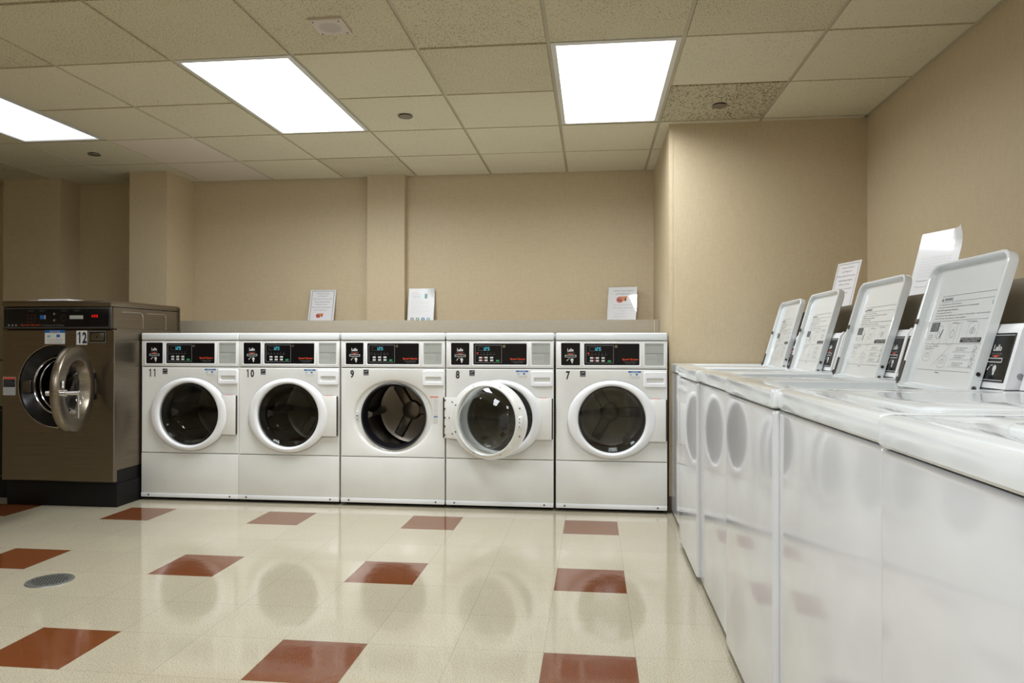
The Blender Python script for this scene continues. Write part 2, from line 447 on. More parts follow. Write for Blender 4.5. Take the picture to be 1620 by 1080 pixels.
# ceiling: tegular tiles dropping below the grid
m = MB()
light_cells = set()
for k, y0, f in TROFFERS:
    jj = round((y0 - CY0) / CP); light_cells |= {(k, jj), (k, jj + 1)}
i0, i1 = math.floor((XL - CX0) / CP), math.floor((XR - CX0) / CP)
j0, j1 = math.floor((YF - CY0) / CP), math.floor((YB - CY0) / CP)
rnd = random.Random(3)
for i in range(i0, i1 + 1):
    for j in range(j0, j1 + 1):
        if (i, j) in light_cells: continue
        x0 = max(CX0 + i * CP, XL) + .009; x1 = min(CX0 + (i + 1) * CP, XR - .012) - .009
        y0 = max(CY0 + j * CP, YF) + .009; y1 = min(CY0 + (j + 1) * CP, YB - .004) - .009
        if x1 - x0 < .03 or y1 - y0 < .03: continue
        mat = 'ceiling_tile'
        if j < 0 or rnd.random() < 0.12: mat = 'ceiling_tile_old' if rnd.random() < .75 else 'ceiling_tile'
        if i == -5 and j in (2, 3): mat = 'ceiling_tile_new'
        if (i, j) == (1, 1): mat = 'ceiling_tile_coarse'
        dz = rnd.uniform(-.0012, .0012)
        m.box(x0, x1, y0, y1, H - .009 + dz, H + .02, mat, 0.001, 1)
m.box(XL, XR, YF, YB, H + .03, H + .06, 'grid_bar')
ceiling = struct(m.build('ceiling'))
m = MB()
for i in range(i0, i1 + 2):
    x = CX0 + i * CP
    if XL < x < XR: m.box(x - .012, x + .012, YF, YB, H - .001, H + .001, 'grid_bar')
for j in range(j0, j1 + 2):
    y = CY0 + j * CP
    if YF < y < YB: m.box(XL, XR, y - .012, y + .012, H, H + .002, 'grid_bar')
m.box(XR - .022, XR, YF, BUMP_Y, H - .003, H + .001, 'grid_bar'); m.box(XL, XR, YB - .02, YB, H - .002, H + .002, 'grid_bar')
m.box(BUMP_X - .02, BUMP_X, BUMP_Y, YB, H - .003, H + .001, 'grid_bar'); m.box(BUMP_X - .02, XR, BUMP_Y - .018, BUMP_Y, H - .003, H + .001, 'grid_bar')
struct(m.build('trim_1'))

# fluorescent troffers
LAB = {(0, 3.230): 'square-looking bright ceiling light panel nearest the right wall corner',
       (-3, 3.230): 'long slanting bright ceiling light panel in the middle of the ceiling',
       (-6, 3.230): 'bright ceiling light panel cut off by the left edge of the photo'}
for k, y0, f in TROFFERS:
    x0 = CX0 + k * CP; cx, cy = x0 + CP / 2, y0 + CP
    t = empty('ceiling_light', (cx, cy, H), 0, LAB.get((k, y0), 'flush white ceiling light panel behind the viewpoint'), 'ceiling light', 'fluorescent ceiling light panels')
    a, b = CP / 2 - .010, CP - .010
    m = MB()
    o = [(-a, -b), (a, -b), (a, b), (-a, b)]; q_ = [(-a + .024, -b + .024), (a - .024, -b + .024), (a - .024, b - .024), (-a + .024, b - .024)]
    m.loft([[(x, y, .03) for x, y in o], [(x, y, -.007) for x, y in o], [(x, y, -.010) for x, y in q_], [(x, y, .004) for x, y in q_]], 'troffer_frame')
    m.build('frame', t)
    m = MB(); nm = 'lamp_%d' % round(f * 100)
    if nm not in MATS: emis(nm, max(LIGHT * f, 1.15))
    m.box(-a + .023, a - .023, -b + .023, b - .023, -.003, .004, nm)
    m.build('diffuser', t)
    ld = bpy.data.lights.new('tubes', 'AREA'); ld.shape = 'RECTANGLE'; ld.size = 2 * (a - .03); ld.size_y = 2 * (b - .03)
    ld.energy = LAMP_W * f; ld.color = (0.95, 0.99, 1.04); ld.spread = math.radians(166)
    lo_ = bpy.data.objects.new('tubes', ld); COL.objects.link(lo_); lo_.location = (0, 0, -.005); lo_.parent = t

# ------------------------------------------------------------------ small ceiling fittings
sp = empty('ceiling_speaker', (-1.122, 2.940, H - .009), 0, 'small square perforated speaker plate on the ceiling above the middle light', 'speaker')
m = MB(); h = .072
o = [(-h, -h), (h, -h), (h, h), (-h, h)]; i_ = [(x * .94, y * .94) for x, y in o]
m.loft([[(x, y, 0.004) for x, y in o], [(x, y, -.010) for x, y in o], [(x, y, -.014) for x, y in i_]], 'speaker_plate', cap1=True)
m.build('plate', sp)
m = MB()
for a_ in range(-8, 9):
    for b_ in range(-8, 9):
        if a_ * a_ + b_ * b_ < 66:
            m.raw([(a_ * .0058 + .0017 * math.cos(t), b_ * .0058 + .0017 * math.sin(t), -.0144) for t in (0, PI / 3, 2 * PI / 3, PI, 4 * PI / 3, 5 * PI / 3)], [[0, 1, 2, 3, 4, 5]], 'print_grey')
m.build('grille', sp)
for sx in (-1, 1):
    for sy in (-1, 1):
        m = MB(); m.cyl((sx * .056, sy * .056, -.012), (sx * .056, sy * .056, -.016), .0035, 'steel_dark', 12); m.build('screw', sp)

for (x, y, r, lb) in ((-1.118, 4.155, .044, 'round metal sprinkler cover beside the middle ceiling light'),
                      (.716, 4.165, .042, 'round metal sprinkler cover in the coarse speckled ceiling tile'),
                      (-3.570, 4.745, .042, 'round dark sprinkler cover on the ceiling above the steel washer')):
    t = empty('sprinkler_cover', (x, y, H - .009), 0, lb, 'sprinkler', 'flush sprinkler covers')
    m = MB(); m.lathe_z([(r * .8, .004), (r * .8, -.008)], 0, 0, 'black_matte'); m.build('collar', t)
    m = MB(); m.lathe_z([(r * .97, -.006), (r, -.008), (r * .96, -.011), (r * .3, -.0115)], 0, 0, 'sprinkler_metal', cap1=True, cap0=True); m.build('cap', t)

# floor drain
dr = empty('floor_drain', (-2.357, 2.868, 0.0), 0, 'round perforated metal floor drain in the cream tiles at left', 'floor drain')
m = MB(); m.lathe_z([(.094, .0005), (.092, .004), (.078, .0045)], 0, 0, 'drain_metal'); m.lathe_z([(.078, .0045), (.077, .003)], 0, 0, 'black_matte', cap1=True); m.build('rim', dr)
m = MB(); m.lathe_z([(.0765, .0032), (.0765, .0042)], 0, 0, 'drain_metal', cap1=True); m.build('grate', dr)
m = MB()
for a_ in range(-6, 7):
    for b_ in range(-6, 7):
        x, y = (a_ + (b_ % 2) * .5) * .0125, b_ * .011
        if math.hypot(x, y) < .070:
            m.raw([(x + .0046 * math.cos(t * PI / 4), y + .0046 * math.sin(t * PI / 4), .0046) for t in range(8)], [list(range(8))], 'gap')
m.build('hole_pattern', dr)

# ------------------------------------------------------------------ shared prints
SEG = {'0': 'abcdef', '1': 'bc', '2': 'abged', '5': 'afgcd', '3': 'abgcd', '8': 'abcdefg', '6': 'afgcde'}
def seg7(m, ch, x, z, w, h, y, mat, slant=.12):
    t = h * .15
    P = {'a': (x, z + h, x + w, z + h), 'g': (x, z + h / 2, x + w, z + h / 2), 'd': (x, z, x + w, z), 'f': (x, z + h / 2, x, z + h),
         'b': (x + w, z + h / 2, x + w, z + h), 'e': (x, z, x, z + h / 2), 'c': (x + w, z, x + w, z + h / 2)}
    for k in SEG[ch]:
        a, b, c, d = P[k]
        m.line(a + (b - z) * slant, b, c + (d - z) * slant, d, y, t, mat)

def card_print(m, x0, x1, z0, z1, y):
    """black card reader face with mark, caption, slot and hand pictogram"""
    w, h = x1 - x0, z1 - z0
    X = lambda u: x0 + u * w
    Z = lambda v: z0 + v * h
    m.text('Lello', X(.33), X(.66), Z(.62), Z(.76), y, 'print_white', bold=.03)
    m.text('INSERT CARD HERE', X(.28), X(.72), Z(.545), Z(.575), y, 'print_grey')
    m.raw([(X(.34), y, Z(.525)), (X(.66), y, Z(.525)), (X(.5), y, Z(.48))], [[0, 1, 2]], 'print_orange')
    m.frame(X(.2), X(.8), Z(.37), Z(.47), y, h * .018, 'print_white')
    m.line(X(.3), Z(.2), X(.37), Z(.28), y, h * .03, 'print_white')
    m.line(X(.38), Z(.3), X(.48), Z(.31), y, h * .015, 'print_white')
    m.disc(X(.58), Z(.24), w * .075, h * .075, y, 'print_white')
    m.raw([(X(.53), y, Z(.22)), (X(.64), y, Z(.22)), (X(.61), y, Z(.10)), (X(.56), y, Z(.10))], [[0, 1, 2, 3]], 'print_white')

def microtext(m, x0, x1, z0, z1, n, y, mat, rnd, frac=.45):
    """n rows of tiny type"""
    words = ['wash', 'load', 'the', 'door', 'cycle', 'select', 'start', 'drum', 'soap', 'add', 'press', 'card', 'water', 'use', 'only']
    st = (z1 - z0) / n
    for i in range(n):
        s = ' '.join(rnd.choice(words) for _ in range(4)); e = x1 if i % 3 else x0 + (x1 - x0) * rnd.uniform(.6, 1)
        m.text(s, x0, e, z1 - (i + .5 + frac / 2) * st, z1 - (i + .5 - frac / 2) * st, y, mat)

def notice_sticker(m, x0, x1, z0, z1, y):
    w, h = x1 - x0, z1 - z0
    m.q(x0, x1, z0, z1, y, 'print_white')
    m.q(x0, x1, z1 - .2 * h, z1, y - .0003, 'print_blue')
    m.text('NOTICE', x0 + .25 * w, x1 - .25 * w, z1 - .17 * h, z1 - .04 * h, y - .0006, 'print_white')
    m.q(x0 + .12 * w, x0 + .28 * w, z0 + .48 * h, z0 + .62 * h, y - .0003, 'print_teal')
    m.q(x0 + .58 * w, x0 + .75 * w, z0 + .48 * h, z0 + .68 * h, y - .0003, 'print_blue')
    m.text('TO PREVENT OVERSUDSING', x0 + .1 * w, x1 - .1 * w, z0 + .28 * h, z0 + .34 * h, y - .0003, 'print_grey')
    m.text('DO NOT USE MORE THAN', x0 + .12 * w, x1 - .12 * w, z0 + .17 * h, z0 + .23 * h, y - .0003, 'print_grey')
    m.text('1/4 CUP', x0 + .2 * w, x0 + .45 * w, z0 + .05 * h, z0 + .12 * h, y - .0003, 'print_red')
    m.text('DETERGENT', x0 + .48 * w, x0 + .85 * w, z0 + .05 * h, z0 + .12 * h, y - .0003, 'print_grey')

# ------------------------------------------------------------------ front load washers
FW = .683; HX = FW / 2
CXW, CZW = .3455 - HX, .576           # window centre (local)
HGX, HGY = .676 - HX, -.012           # door hinge line (local)
def washer_face_part(root):
    # cabinet shell
    m = MB()
    m.box(-HX + .003, HX - .003, .012, .70, .035, .885, 'gap')
    m.box(-HX, -HX + .003, .010, .70, .03, 1.065, 'enamel'); m.box(HX - .003, HX, .010, .70, .03, 1.065, 'enamel')
    # open the front core for the drum: a separate dark tub is placed in front of it
    return m

def make_front_loader():
    root = empty('front_load_washer', (0, 0, 0))
    m = MB()   # cabinet: sides, back, bottom
    m.box(-HX, -HX + .004, .006, .70, .03, 1.062, 'enamel', .001, 1); m.box(HX - .004, HX, .006, .70, .03, 1.062, 'enamel', .001, 1)
    m.box(-HX + .004, HX - .004, .69, .70, .03, 1.062, 'enamel'); m.box(-HX + .004, HX - .004, .05, .69, .02, .035, 'black_matte')
    m.box(-HX + .02, HX - .02, .06, .10, .0, .03, 'black_matte'); m.box(-HX + .02, HX - .02, .62, .66, .0, .03, 'black_matte')
    m.box(-HX + .004, HX - .004, .02, .05, .875, .895, 'gap'); m.box(-HX + .004, HX - .004, .02, .05, .305, .325, 'gap')
    m.build('cabinet', root)
    m = MB(); m.box(-HX + .0002, HX - .0002, -.006, .705, 1.063, 1.111, 'enamel_top', .009, 3); m.build('top_panel', root)
    # fascia with three shallow framed windows
    m = MB()
    m.box(-HX, HX, 0, .03, .889, 1.060, 'enamel', .004, 2)
    m.build('control_fascia', root)
    def L(u): return u - HX
    f = MB(); x0, x1, z0, z1 = L(.033), L(.150), .908, 1.047
    lo = lambda d, y: [(x, y, z) for x, z in rrect(x0 - d, x1 + d, z0 - d, z1 + d, .006, 3)]
    f.loft([lo(.006, .001), lo(.006, -.0018), lo(.002, -.002), lo(.0, -.0005)], 'plastic_white')
    f.loft([lo(0, -.0008)], 'black_gloss', cap0=True)
    cr = f.build('card_reader', root)
    m = MB(); card_print(m, x0, x1, z0, z1, -.0013); m.build('print', cr)
    f = MB(); x0, x1, z0, z1 = L(.176), L(.514), .9105, 1.0435
    lo = lambda d, y: [(x, y, z) for x, z in rrect(x0 - d, x1 + d, z0 - d, z1 + d, .006, 3)]
    f.loft([lo(.008, .001), lo(.008, -.0018), lo(.003, -.002), lo(.0, -.0005)], 'plastic_white')
    f.loft([lo(0, -.0008)], 'black_gloss', cap0=True)
    cp = f.build('control_panel', root)
    W_, H_ = x1 - x0, z1 - z0
    X = lambda u: x0 + u * W_
    Z = lambda v: z0 + v * H_
    m = MB()
    m.frame(X(.03), X(.535), Z(.09), Z(.93), -.0013, .0022, 'print_grey')
    m.frame(X(.095), X(.31), Z(.66), Z(.85), -.0013, .0008, 'print_grey')
    for k in range(6):
        m.text('wash' if k % 2 else 'rinse', X(.06 + k * .062), X(.10 + k * .062), Z(.465), Z(.50), -.0013, 'print_grey')
        m.disc(X(.08 + k * .062), Z(.56), .0016, .0016, -.0013, 'print_grey')
    m.text('Speed Queen', X(.69), X(.97), Z(.21), Z(.32), -.0013, 'print_orange', bold=.02)
    m.text('Commercial Washer', X(.72), X(.95), Z(.14), Z(.18), -.0013, 'print_grey')
    m.text('Energy Star Rated', X(.76), X(.92), Z(.07), Z(.11), -.0013, 'print_grey')
    m.build('print', cp)
    m = MB()
    for k, ch in enumerate('125'): seg7(m, ch, X(.175 + k * .047) + (.004 if k == 0 else 0), Z(.69), .0075 if ch != '1' else .0045, .0165, -.0014, 'led_cyan')
    m.disc(X(.212), Z(.685), .0014, .0014, -.0014, 'led_cyan')
    m.build('display', cp)
    for r_ in range(2):
        for c_ in range(3):
            m = MB(); m.box(X(.105 + c_ * .105), X(.165 + c_ * .105), -.0035, 0, Z(.29 - r_ * .13), Z(.37 - r_ * .13), 'button_white', .0015, 2); m.build('button', cp)
    m = MB(); m.box(X(.425), X(.49), -.0035, 0, Z(.14), Z(.225), 'button_green', .0015, 2); m.build('start_button', cp)
    m = MB(); m.cyl((X(.578), 0, Z(.87)), (X(.578), -.006, Z(.87)), .0085, 'chrome', 20); m.cyl((X(.578), -.006, Z(.87)), (X(.578), -.0065, Z(.87)), .004, 'black_matte', 14); m.build('keylock', cp)
    f = MB(); x0, x1, z0, z1 = L(.545), L(.662), .908, 1.046
    lo = lambda d, y: [(x, y, z) for x, z in rrect(x0 - d, x1 + d, z0 - d, z1 + d, .006, 3)]
    f.loft([lo(.006, .001), lo(.006, -.0018), lo(.002, -.002), lo(.0, -.0005)], 'plastic_white')
    f.loft([lo(0, -.0008)], 'plate_grey', cap0=True)
    ip = f.build('instruction_plate', root)
    W_, H_ = x1 - x0, z1 - z0
    m = MB(); rr = random.Random(5)
    m.text('OPERATING INSTRUCTIONS', X2(x0, W_, .05), X2(x0, W_, .95), z0 + .90 * H_, z0 + .95 * H_, -.0012, 'print_black')
    microtext(m, X2(x0, W_, .06), X2(x0, W_, .92), z0 + .60 * H_, z0 + .89 * H_, 5, -.0012, 'print_grey', rr)
    m.text('IMPORTANT INSTRUCTIONS', X2(x0, W_, .05), X2(x0, W_, .95), z0 + .52 * H_, z0 + .57 * H_, -.0012, 'print_black')
    microtext(m, X2(x0, W_, .08), X2(x0, W_, .60), z0 + .25 * H_, z0 + .42 * H_, 4, -.0012, 'print_grey', rr)
    m.frame(X2(x0, W_, .68), X2(x0, W_, .93), z0 + .15 * H_, z0 + .5 * H_, -.0012, .0008, 'print_grey')
    for k in range(1, 6): m.q(X2(x0, W_, .68), X2(x0, W_, .93), z0 + (.15 + k * .058) * H_, z0 + (.155 + k * .058) * H_, -.0012, 'print_grey')
    m.q(X2(x0, W_, .79), X2(x0, W_, .795), z0 + .15 * H_, z0 + .5 * H_, -.0012, 'print_grey')
    m.build('print', ip)
    # front panel with door recess
    m = MB(); x0, x1, z0, z1 = -HX + .001, HX - .001, .318, .884
    rect, ell = hole_loops(x0, x1, z0, z1, CXW, CZW, .270, .2385)
    r2 = inset(rect, x0, x1, z0, z1, .004)
    _, e2 = hole_loops(x0, x1, z0, z1, CXW, CZW, .262, .2305)
    _, e3 = hole_loops(x0, x1, z0, z1, CXW, CZW, .252, .224)
    _, e4 = hole_loops(x0, x1, z0, z1, CXW, CZW, .2145, .2145)
    Y = lambda lp, y: [(p[0], y, p[1]) for p in lp]
    m.loft([Y(rect, .022), Y(rect, .004), Y(r2, 0), Y(ell, 0), Y(e2, .004), Y(e3, .014), Y(e4, .018), Y(e4, .030)], 'enamel')
    m.build('front_panel', root)
    m = MB(); m.box(CXW - .246, CXW - .232, .006, .016, CZW - .022, CZW + .028, 'plastic_white', .002, 2)
    m.box(CXW - .242, CXW - .236, .004, .007, CZW - .004, CZW + .008, 'black_matte')
    for dz in (-.017, .023): m.cyl((CXW - .239, .006, CZW + dz), (CXW - .239, .004, CZW + dz), .003, 'steel_dark', 10)
    m.build('latch_strike', root)
    # lower panel
    m = MB(); m.box(-HX + .001, HX - .001, 0, .02, .050, .3145, 'enamel', .004, 2)
    lp = m.build('lower_panel', root)
    m = MB(); m.box(-HX + .001, HX - .001, -.003, .02, .022, .050, 'plastic_white', .003, 2); m.build('toe_strip', lp)
    for u in (.055, .625):
        m = MB(); m.cyl((L(u), 0, .037), (L(u), -.0055, .037), .0055, 'steel_dark', 12); m.build('screw', lp)
    # dispenser drawer
    m = MB(); x0, x1, z0, z1 = L(.540), L(.6775), .7755, .8715
    lo = lambda d, y, r=.010: [(x, y, z) for x, z in rrect(x0 + d, x1 - d, z0 + d, z1 - d, r, 4)]
    hx0, hx1, hz0, hz1 = L(.557), L(.662), .799, .832
    hl = lambda d, y: [(x, y, z) for x, z in rrect(hx0 + d, hx1 - d, hz0 + d, hz1 - d, .007, 4)]
    m.loft([lo(0, .001), lo(0, -.006), lo(.004, -.010, .008), hl(-.001, -.010), hl(.002, -.006), hl(.004, .012)], 'plastic_white', cap1=True)
    m.build('dispenser_drawer', root)
    # stickers
    m = MB(); notice_sticker(m, L(.446), L(.524), .826, .8745, -.0006); nt = m.build('notice_sticker', root)
    m = MB(); a, b, c, d = L(.150), L(.185), .838, .8755
    m.q(a, b, c, d, -.0005, 'print_grey'); m.q(a + .002, b - .002, c + .012, d - .002, -.0008, 'print_black')
    m.raw([(a + .004, -.0011, c + .020), (b - .010, -.0011, c + .026), (b - .004, -.0011, d - .006), (a + .010, -.0011, d - .012)], [[0, 1, 2, 3]], 'print_lightgrey')
    m.text('ENERGY STAR', a + .004, b - .004, c + .003, c + .008, -.0008, 'print_black')
    m.build('energy_sticker', root)
    m = MB(); a, c = L(.592), .455
    a = CXW + .272; m.q(a - .014, a + .020, .535, .700, -.0005, 'print_white')
    m.q(a - .030, a + .024, .700, .706, -.0006, 'print_orange'); m.q(a - .006, a + .020, .575, .582, -.0008, 'print_blue')
    microtext(m, a - .006, a + .020, .535, .695, 16, -.0008, 'print_grey', random.Random(2)); m.build('warning_label', root)
    # gasket, drum
    m = MB(); m.lathe_y([(.2150, .016), (.2135, .006), (.209, .002), (.203, .004), (.200, .018), (.199, .050), (.193, .060), (.190, .075), (.196, .095), (.215, .11)], CXW, CZW, 'rubber'); m.build('gasket', root)
    m = MB()
    m.lathe_y([(.196, .100), (.226, .108), (.232, .125), (.232, .47), (.225, .485)], CXW, CZW, 'drum_perforated', 72)
    dm = m.build('drum', root)
    m = MB(); m.lathe_y([(.232, .478), (.20, .490), (.05, .492)], CXW, CZW, 'drum_steel', 72, cap1=True)
    for k in range(3):      # star shaped spider pressed in the back plate
        a_ = PI / 2 + .5 + k * 2 * PI / 3
        M_ = Matrix.Translation((CXW, 0, CZW)) @ Matrix.Rotation(a_, 4, 'Y')
        m.box(.02, .205, .468, .49, -.034, .034, 'drum_steel', .010, 3, M_)
    m.lathe_y([(.07, .49), (.062, .468), (.05, .464)], CXW, CZW, 'drum_steel', 36, cap1=True)
    m.build('back_plate', dm)
    for k in range(3):
        a_ = PI / 2 + .5 + PI / 3 + k * 2 * PI / 3
        m = MB(); M_ = Matrix.Translation((CXW, 0, CZW)) @ Matrix.Rotation(a_, 4, 'Y')
        w0 = [(.231, .14, -.035), (.231, .46, -.035), (.231, .46, .035), (.231, .14, .035)]
        w1 = [(.190, .17, -.012), (.182, .44, -.012), (.182, .44, .012), (.190, .17, .012)]
        m.loft([w0, w1], 'drum_steel', cap1=True, M=M_); m.build('lifter', dm)
    # dark outer tub so that nothing shows through
    m = MB(); m.lathe_y([(.2155, .028), (.25, .05), (.25, .50), (.02, .50)], CXW, CZW, 'black_matte', 48); m.build('tub', root)
    # door, origin on the hinge line
    cx, cz = CXW - HGX, 0.0
    m = MB(); N_ = 96
    P = [(.2640, .2330, .004), (.2705, .2395, .002), (.2715, .2400, -.004), (.2700, .2385, -.009), (.2650, .2345, -.014), (.2500, .2270, -.0185), (.2300, .2200, -.021), (.2170, .2150, -.020), (.2110, .2110, -.017), (.2070, .2070, -.010), (.2050, .2050, .008)]
    m.lathe_y([(p[0], p[1], p[2] + .0) for p in P], cx, cz, 'plastic_white', N_)
    # inner frame of the door
    m.lathe_y([(.2640, .2330, .004), (.2560, .2270, .010), (.2420, .2200, .013), (.2250, .2160, .026), (.2130, .2120, .028), (.2050, .2050, .022), (.2050, .2050, .008)], cx, cz, 'enamel', N_)
    m.box(cx + .214, -.004, -.013, .000, -.130, .128, 'enamel', .002, 2)
    dr_ = m.build('door', root, (HGX, HGY, CZW))
    m = MB()
    m.lathe_y([(.2055, .006), (.2055, .016), (.198, .026), (.176, .040), (.160, .085), (.140, .105), (.10, .112), (.04, .114)], cx, cz, 'clear_glass', 80, cap1=True)
    m.lathe_y([(.2040, -.004), (.16, -.006), (.08, -.007), (.02, -.0072)], cx, cz, 'door_glass', 80, cap1=True)
    m.build('window', dr_)
    m = MB()
    for k in range(13):
        z = -.125 + k * .0193; m.cyl((0, -.004, z), (0, -.004, z + .0165), .0048, 'hinge_metal', 10)
    m.box(-.008, .002, -.004, .001, -.128, .126, 'hinge_metal')
    m.build('hinge', dr_)
    for k in range(8):
        a_ = PI / 8 + k * PI / 4; m = MB()
        x, z = cx + .247 * math.cos(a_), cz + .218 * math.sin(a_); m.cyl((x, .010, z), (x, .0155, z), .0042, 'steel_dark', 12); m.build('screw', dr_)
    for x, z in ((cx + .262, .10), (cx + .262, -.10), (cx + .285, .0)):
        m = MB(); m.cyl((x, -.001, z), (x, .003, z), .004, 'steel_dark', 12); m.build('screw', dr_)
    for k in range(5):
        m = MB(); z = -.11 + k * .055; m.box(-.016, -.004, -.001, .005, z - .005, z + .005, 'steel_dark', .002, 2); m.build('hinge_bolt', dr_)
    m = MB(); m.box(cx - .248, cx - .226, .010, .030, -.035, .035, 'plastic_white', .004, 2)
    for z in (-.024, 0, .022): m.cyl((cx - .237, .028, z), (cx - .237, .032, z), .0035, 'steel_dark', 10)
    m.build('latch', dr_)
    return root
def X2(x0, w, u): return x0 + u * w

def washer_number(root, txt, label):
    m = MB(); x0 = .063 - HX if len(txt) == 1 else .050 - HX
    m.number(txt, x0, .8205, .052, .025, .006, -.0007, 'print_black')
    m.build('number_decal', root)
    root['label'] = label; root['category'] = 'washing machine'; root['group'] = 'white front-load washers along the back wall'

fl0 = make_front_loader()
fl = []
spots = [(-2.993, '11', 'white front-load washer numbered 11 standing right beside the steel washer'),
         (-2.310, '10', 'white front-load washer numbered 10, between washers 11 and 9, door shut'),
         (-1.6165, '9', 'white front-load washer numbered 9 with its round door swung wide open'),
         (-.9265, '8', 'white front-load washer numbered 8, partly covered by an open glass door'),
         (-.2300, '7', 'white front-load washer numbered 7 at the right end of the back row')]
for k, (x0, n, lb) in enumerate(spots):
    r = fl0 if k == 0 else copy_tree(fl0)
    fl.append(r)
for r, (x0, n, lb) in zip(fl, spots):
    r.location = (x0 + HX, 4.44, 0)
    washer_number(r, n, lb)
for c in list(fl[2].children):
    nm = c.name.split('.')[0]
    if nm == 'door': c.rotation_euler = (0, 0, math.radians(157))
    if nm == 'notice_sticker': bpy.data.objects.remove(c)
for r in fl[3:]:                        # lit indicator lamps on 8 and 7
    for c in r.children:
        if c.name.split('.')[0] == 'control_panel':
            x0, z0, W_, H_ = .176 - HX, .9105, .338, .133
            m = MB(); m.q(x0 + .065 * W_, x0 + .09 * W_, z0 + .52 * H_, z0 + .58 * H_, -.0016, 'led_red')
            m.q(x0 + .178 * W_, x0 + .192 * W_, z0 + .31 * H_, z0 + .36 * H_, -.0038, 'led_red'); m.q(x0 + .178 * W_, x0 + .192 * W_, z0 + .18 * H_, z0 + .23 * H_, -.0038, 'led_red')
            m.build('indicator_lamp', c)

# ------------------------------------------------------------------ big stainless washer 12
def make_big_washer():
    W = .774; h = W / 2
    root = empty('steel_washer', (-3.3855, 4.175, 0), 0, 'tall stainless steel washer numbered 12 on a black base, round door open', 'washing machine')
    m = MB(); m.box(-h + .006, h - .004, .035, .74, 0, .150, 'black_matte', .004, 2)
    m.box(-h + .012, h - .010, .02, .73, .150, .235, 'black_matte', .002, 1); m.build('base', root)
    wx, wz = -.003, .770
    m = MB()   # body sides and back (upper part slightly narrower)
    m.box(h - .010, h - .004, .030, .735, .235, 1.135, 'stainless', .001, 1); m.box(-h + .004, -h + .010, .030, .735, .235, 1.135, 'stainless', .001, 1)
    m.box(-h + .010, h - .010, .725, .735, .235, 1.30, 'stainless')
    m.box(h - .026, h - .020, .020, .735, 1.130, 1.272, 'stainless', .001, 1); m.box(-h + .004, -h + .010, .020, .735, 1.130, 1.272, 'stainless', .001, 1)
    bd = m.build('body', root)
    for y0 in (.10, .36):
        m = MB(); x = h - .0195
        pts = [(y0, 1.245), (y0 + .19, 1.245), (y0 + .21, 1.235), (y0 + .215, 1.22), (y0 + .215, 1.14)]
        for p, q_ in zip(pts[:-1], pts[1:]): m.cyl((x, p[0], p[1]), (x, q_[0], q_[1]), .0022, 'chrome', 8)
        m.build('pressed_rib', bd)
    m = MB(); m.box(-h + .002, h - .018, -.006, .74, 1.275, 1.312, 'stainless', .004, 2); m.build('top_panel', root)
    # control head
    m = MB(); m.box(-h + .003, h - .022, -.002, .03, 1.130, 1.274, 'steel_dark', .006, 3)
    x0, x1, z0, z1 = -h + .010, h - .028, 1.139, 1.266
    m.box(x0, x1, -.005, 0, z0, z1, 'black_gloss', .003, 2); m.frame(x0 + .003, x1 - .003, z0 + .003, z1 - .003, -.0054, .0015, 'print_grey')
    cp = m.build('control_panel', root)
    W_, H_ = x1 - x0, z1 - z0
    X = lambda u: x0 + u * W_
    Z = lambda v: z0 + v * H_
    y = -.0058
    m = MB()
    m.text('Speed Queen', X(.17), X(.355), Z(.09), Z(.20), y, 'print_orange')
    m.text('Commercial Washer', X(.37), X(.58), Z(.10), Z(.17), y, 'print_grey')
    for k in range(3): m.q(X(.045 + k * .035), X(.062 + k * .035), Z(.09), Z(.18), y, 'print_grey')
    for a_, b_ in ((.24, .30), (.345, .40), (.545, .61), (.67, .73)):
        m.text('SELECT', X(a_), X(b_), Z(.84), Z(.87), y, 'print_grey')
    for r_ in range(3):
        for c_ in range(3): m.q(X(.225 + c_ * .033), X(.245 + c_ * .033), Z(.28 + r_ * .16), Z(.34 + r_ * .16), y, 'print_darkred')
    m.disc(X(.57), Z(.5), .020, .020, y, 'print_darkred', 24, None, .8)
    m.frame(X(.82), X(.94), Z(.35), Z(.8), y, .0006, 'print_darkred')
    m.build('print', cp)
    m = MB(); m.q(X(.35), X(.39), Z(.44), Z(.64), y, 'print_blue'); m.q(X(.392), X(.402), Z(.44), Z(.64), y, 'print_lightgrey'); m.build('selector_window', cp)
    m = MB(); m.box(X(.628), X(.752), -.0075, -.004, Z(.44), Z(.62), 'plate_grey', .001, 1); m.build('label_strip', cp)
    for v in (.38, .70):
        m = MB(); m.cyl((X(.49), -.004, Z(v)), (X(.49), -.012, Z(v)), .007, 'chrome', 16); m.build('lock', cp)
    m = MB(); m.disc(X(.57), Z(.5), .012, .012, y - .0006, 'black_matte'); m.build('dial', cp)
    m = MB()
    for k, ch in enumerate('888'): seg7(m, ch, X(.835 + k * .021), Z(.53), .007, .014, y, 'led_red_display')
    m.build('display', cp)
    # front panel with round opening
    m = MB(); x0, x1, z0, z1 = -h, h, .165, 1.126
    rect, e1 = hole_loops(x0, x1, z0, z1, wx, wz, .266, .266)
    r2 = inset(rect, x0, x1, z0, z1, .004)
    _, e2 = hole_loops(x0, x1, z0, z1, wx, wz, .258, .258)
    Y = lambda lp, yy: [(p[0], yy, p[1]) for p in lp]
    m.loft([Y(rect, .030), Y(rect, .004), Y(r2, 0), Y(e1, 0), Y(e1, .01)], 'stainless'); m.build('front_panel', root)
    m = MB(); m.lathe_y([(.267, .002), (.266, -.007), (.261, -.008), (.259, .004)], wx, wz, 'chrome', 80); m.build('trim_ring', root)
    m = MB(); m.lathe_y([(.262, .0), (.250, .012), (.200, .035), (.186, .045)], wx, wz, 'black_gloss', 72); m.build('recess', root)
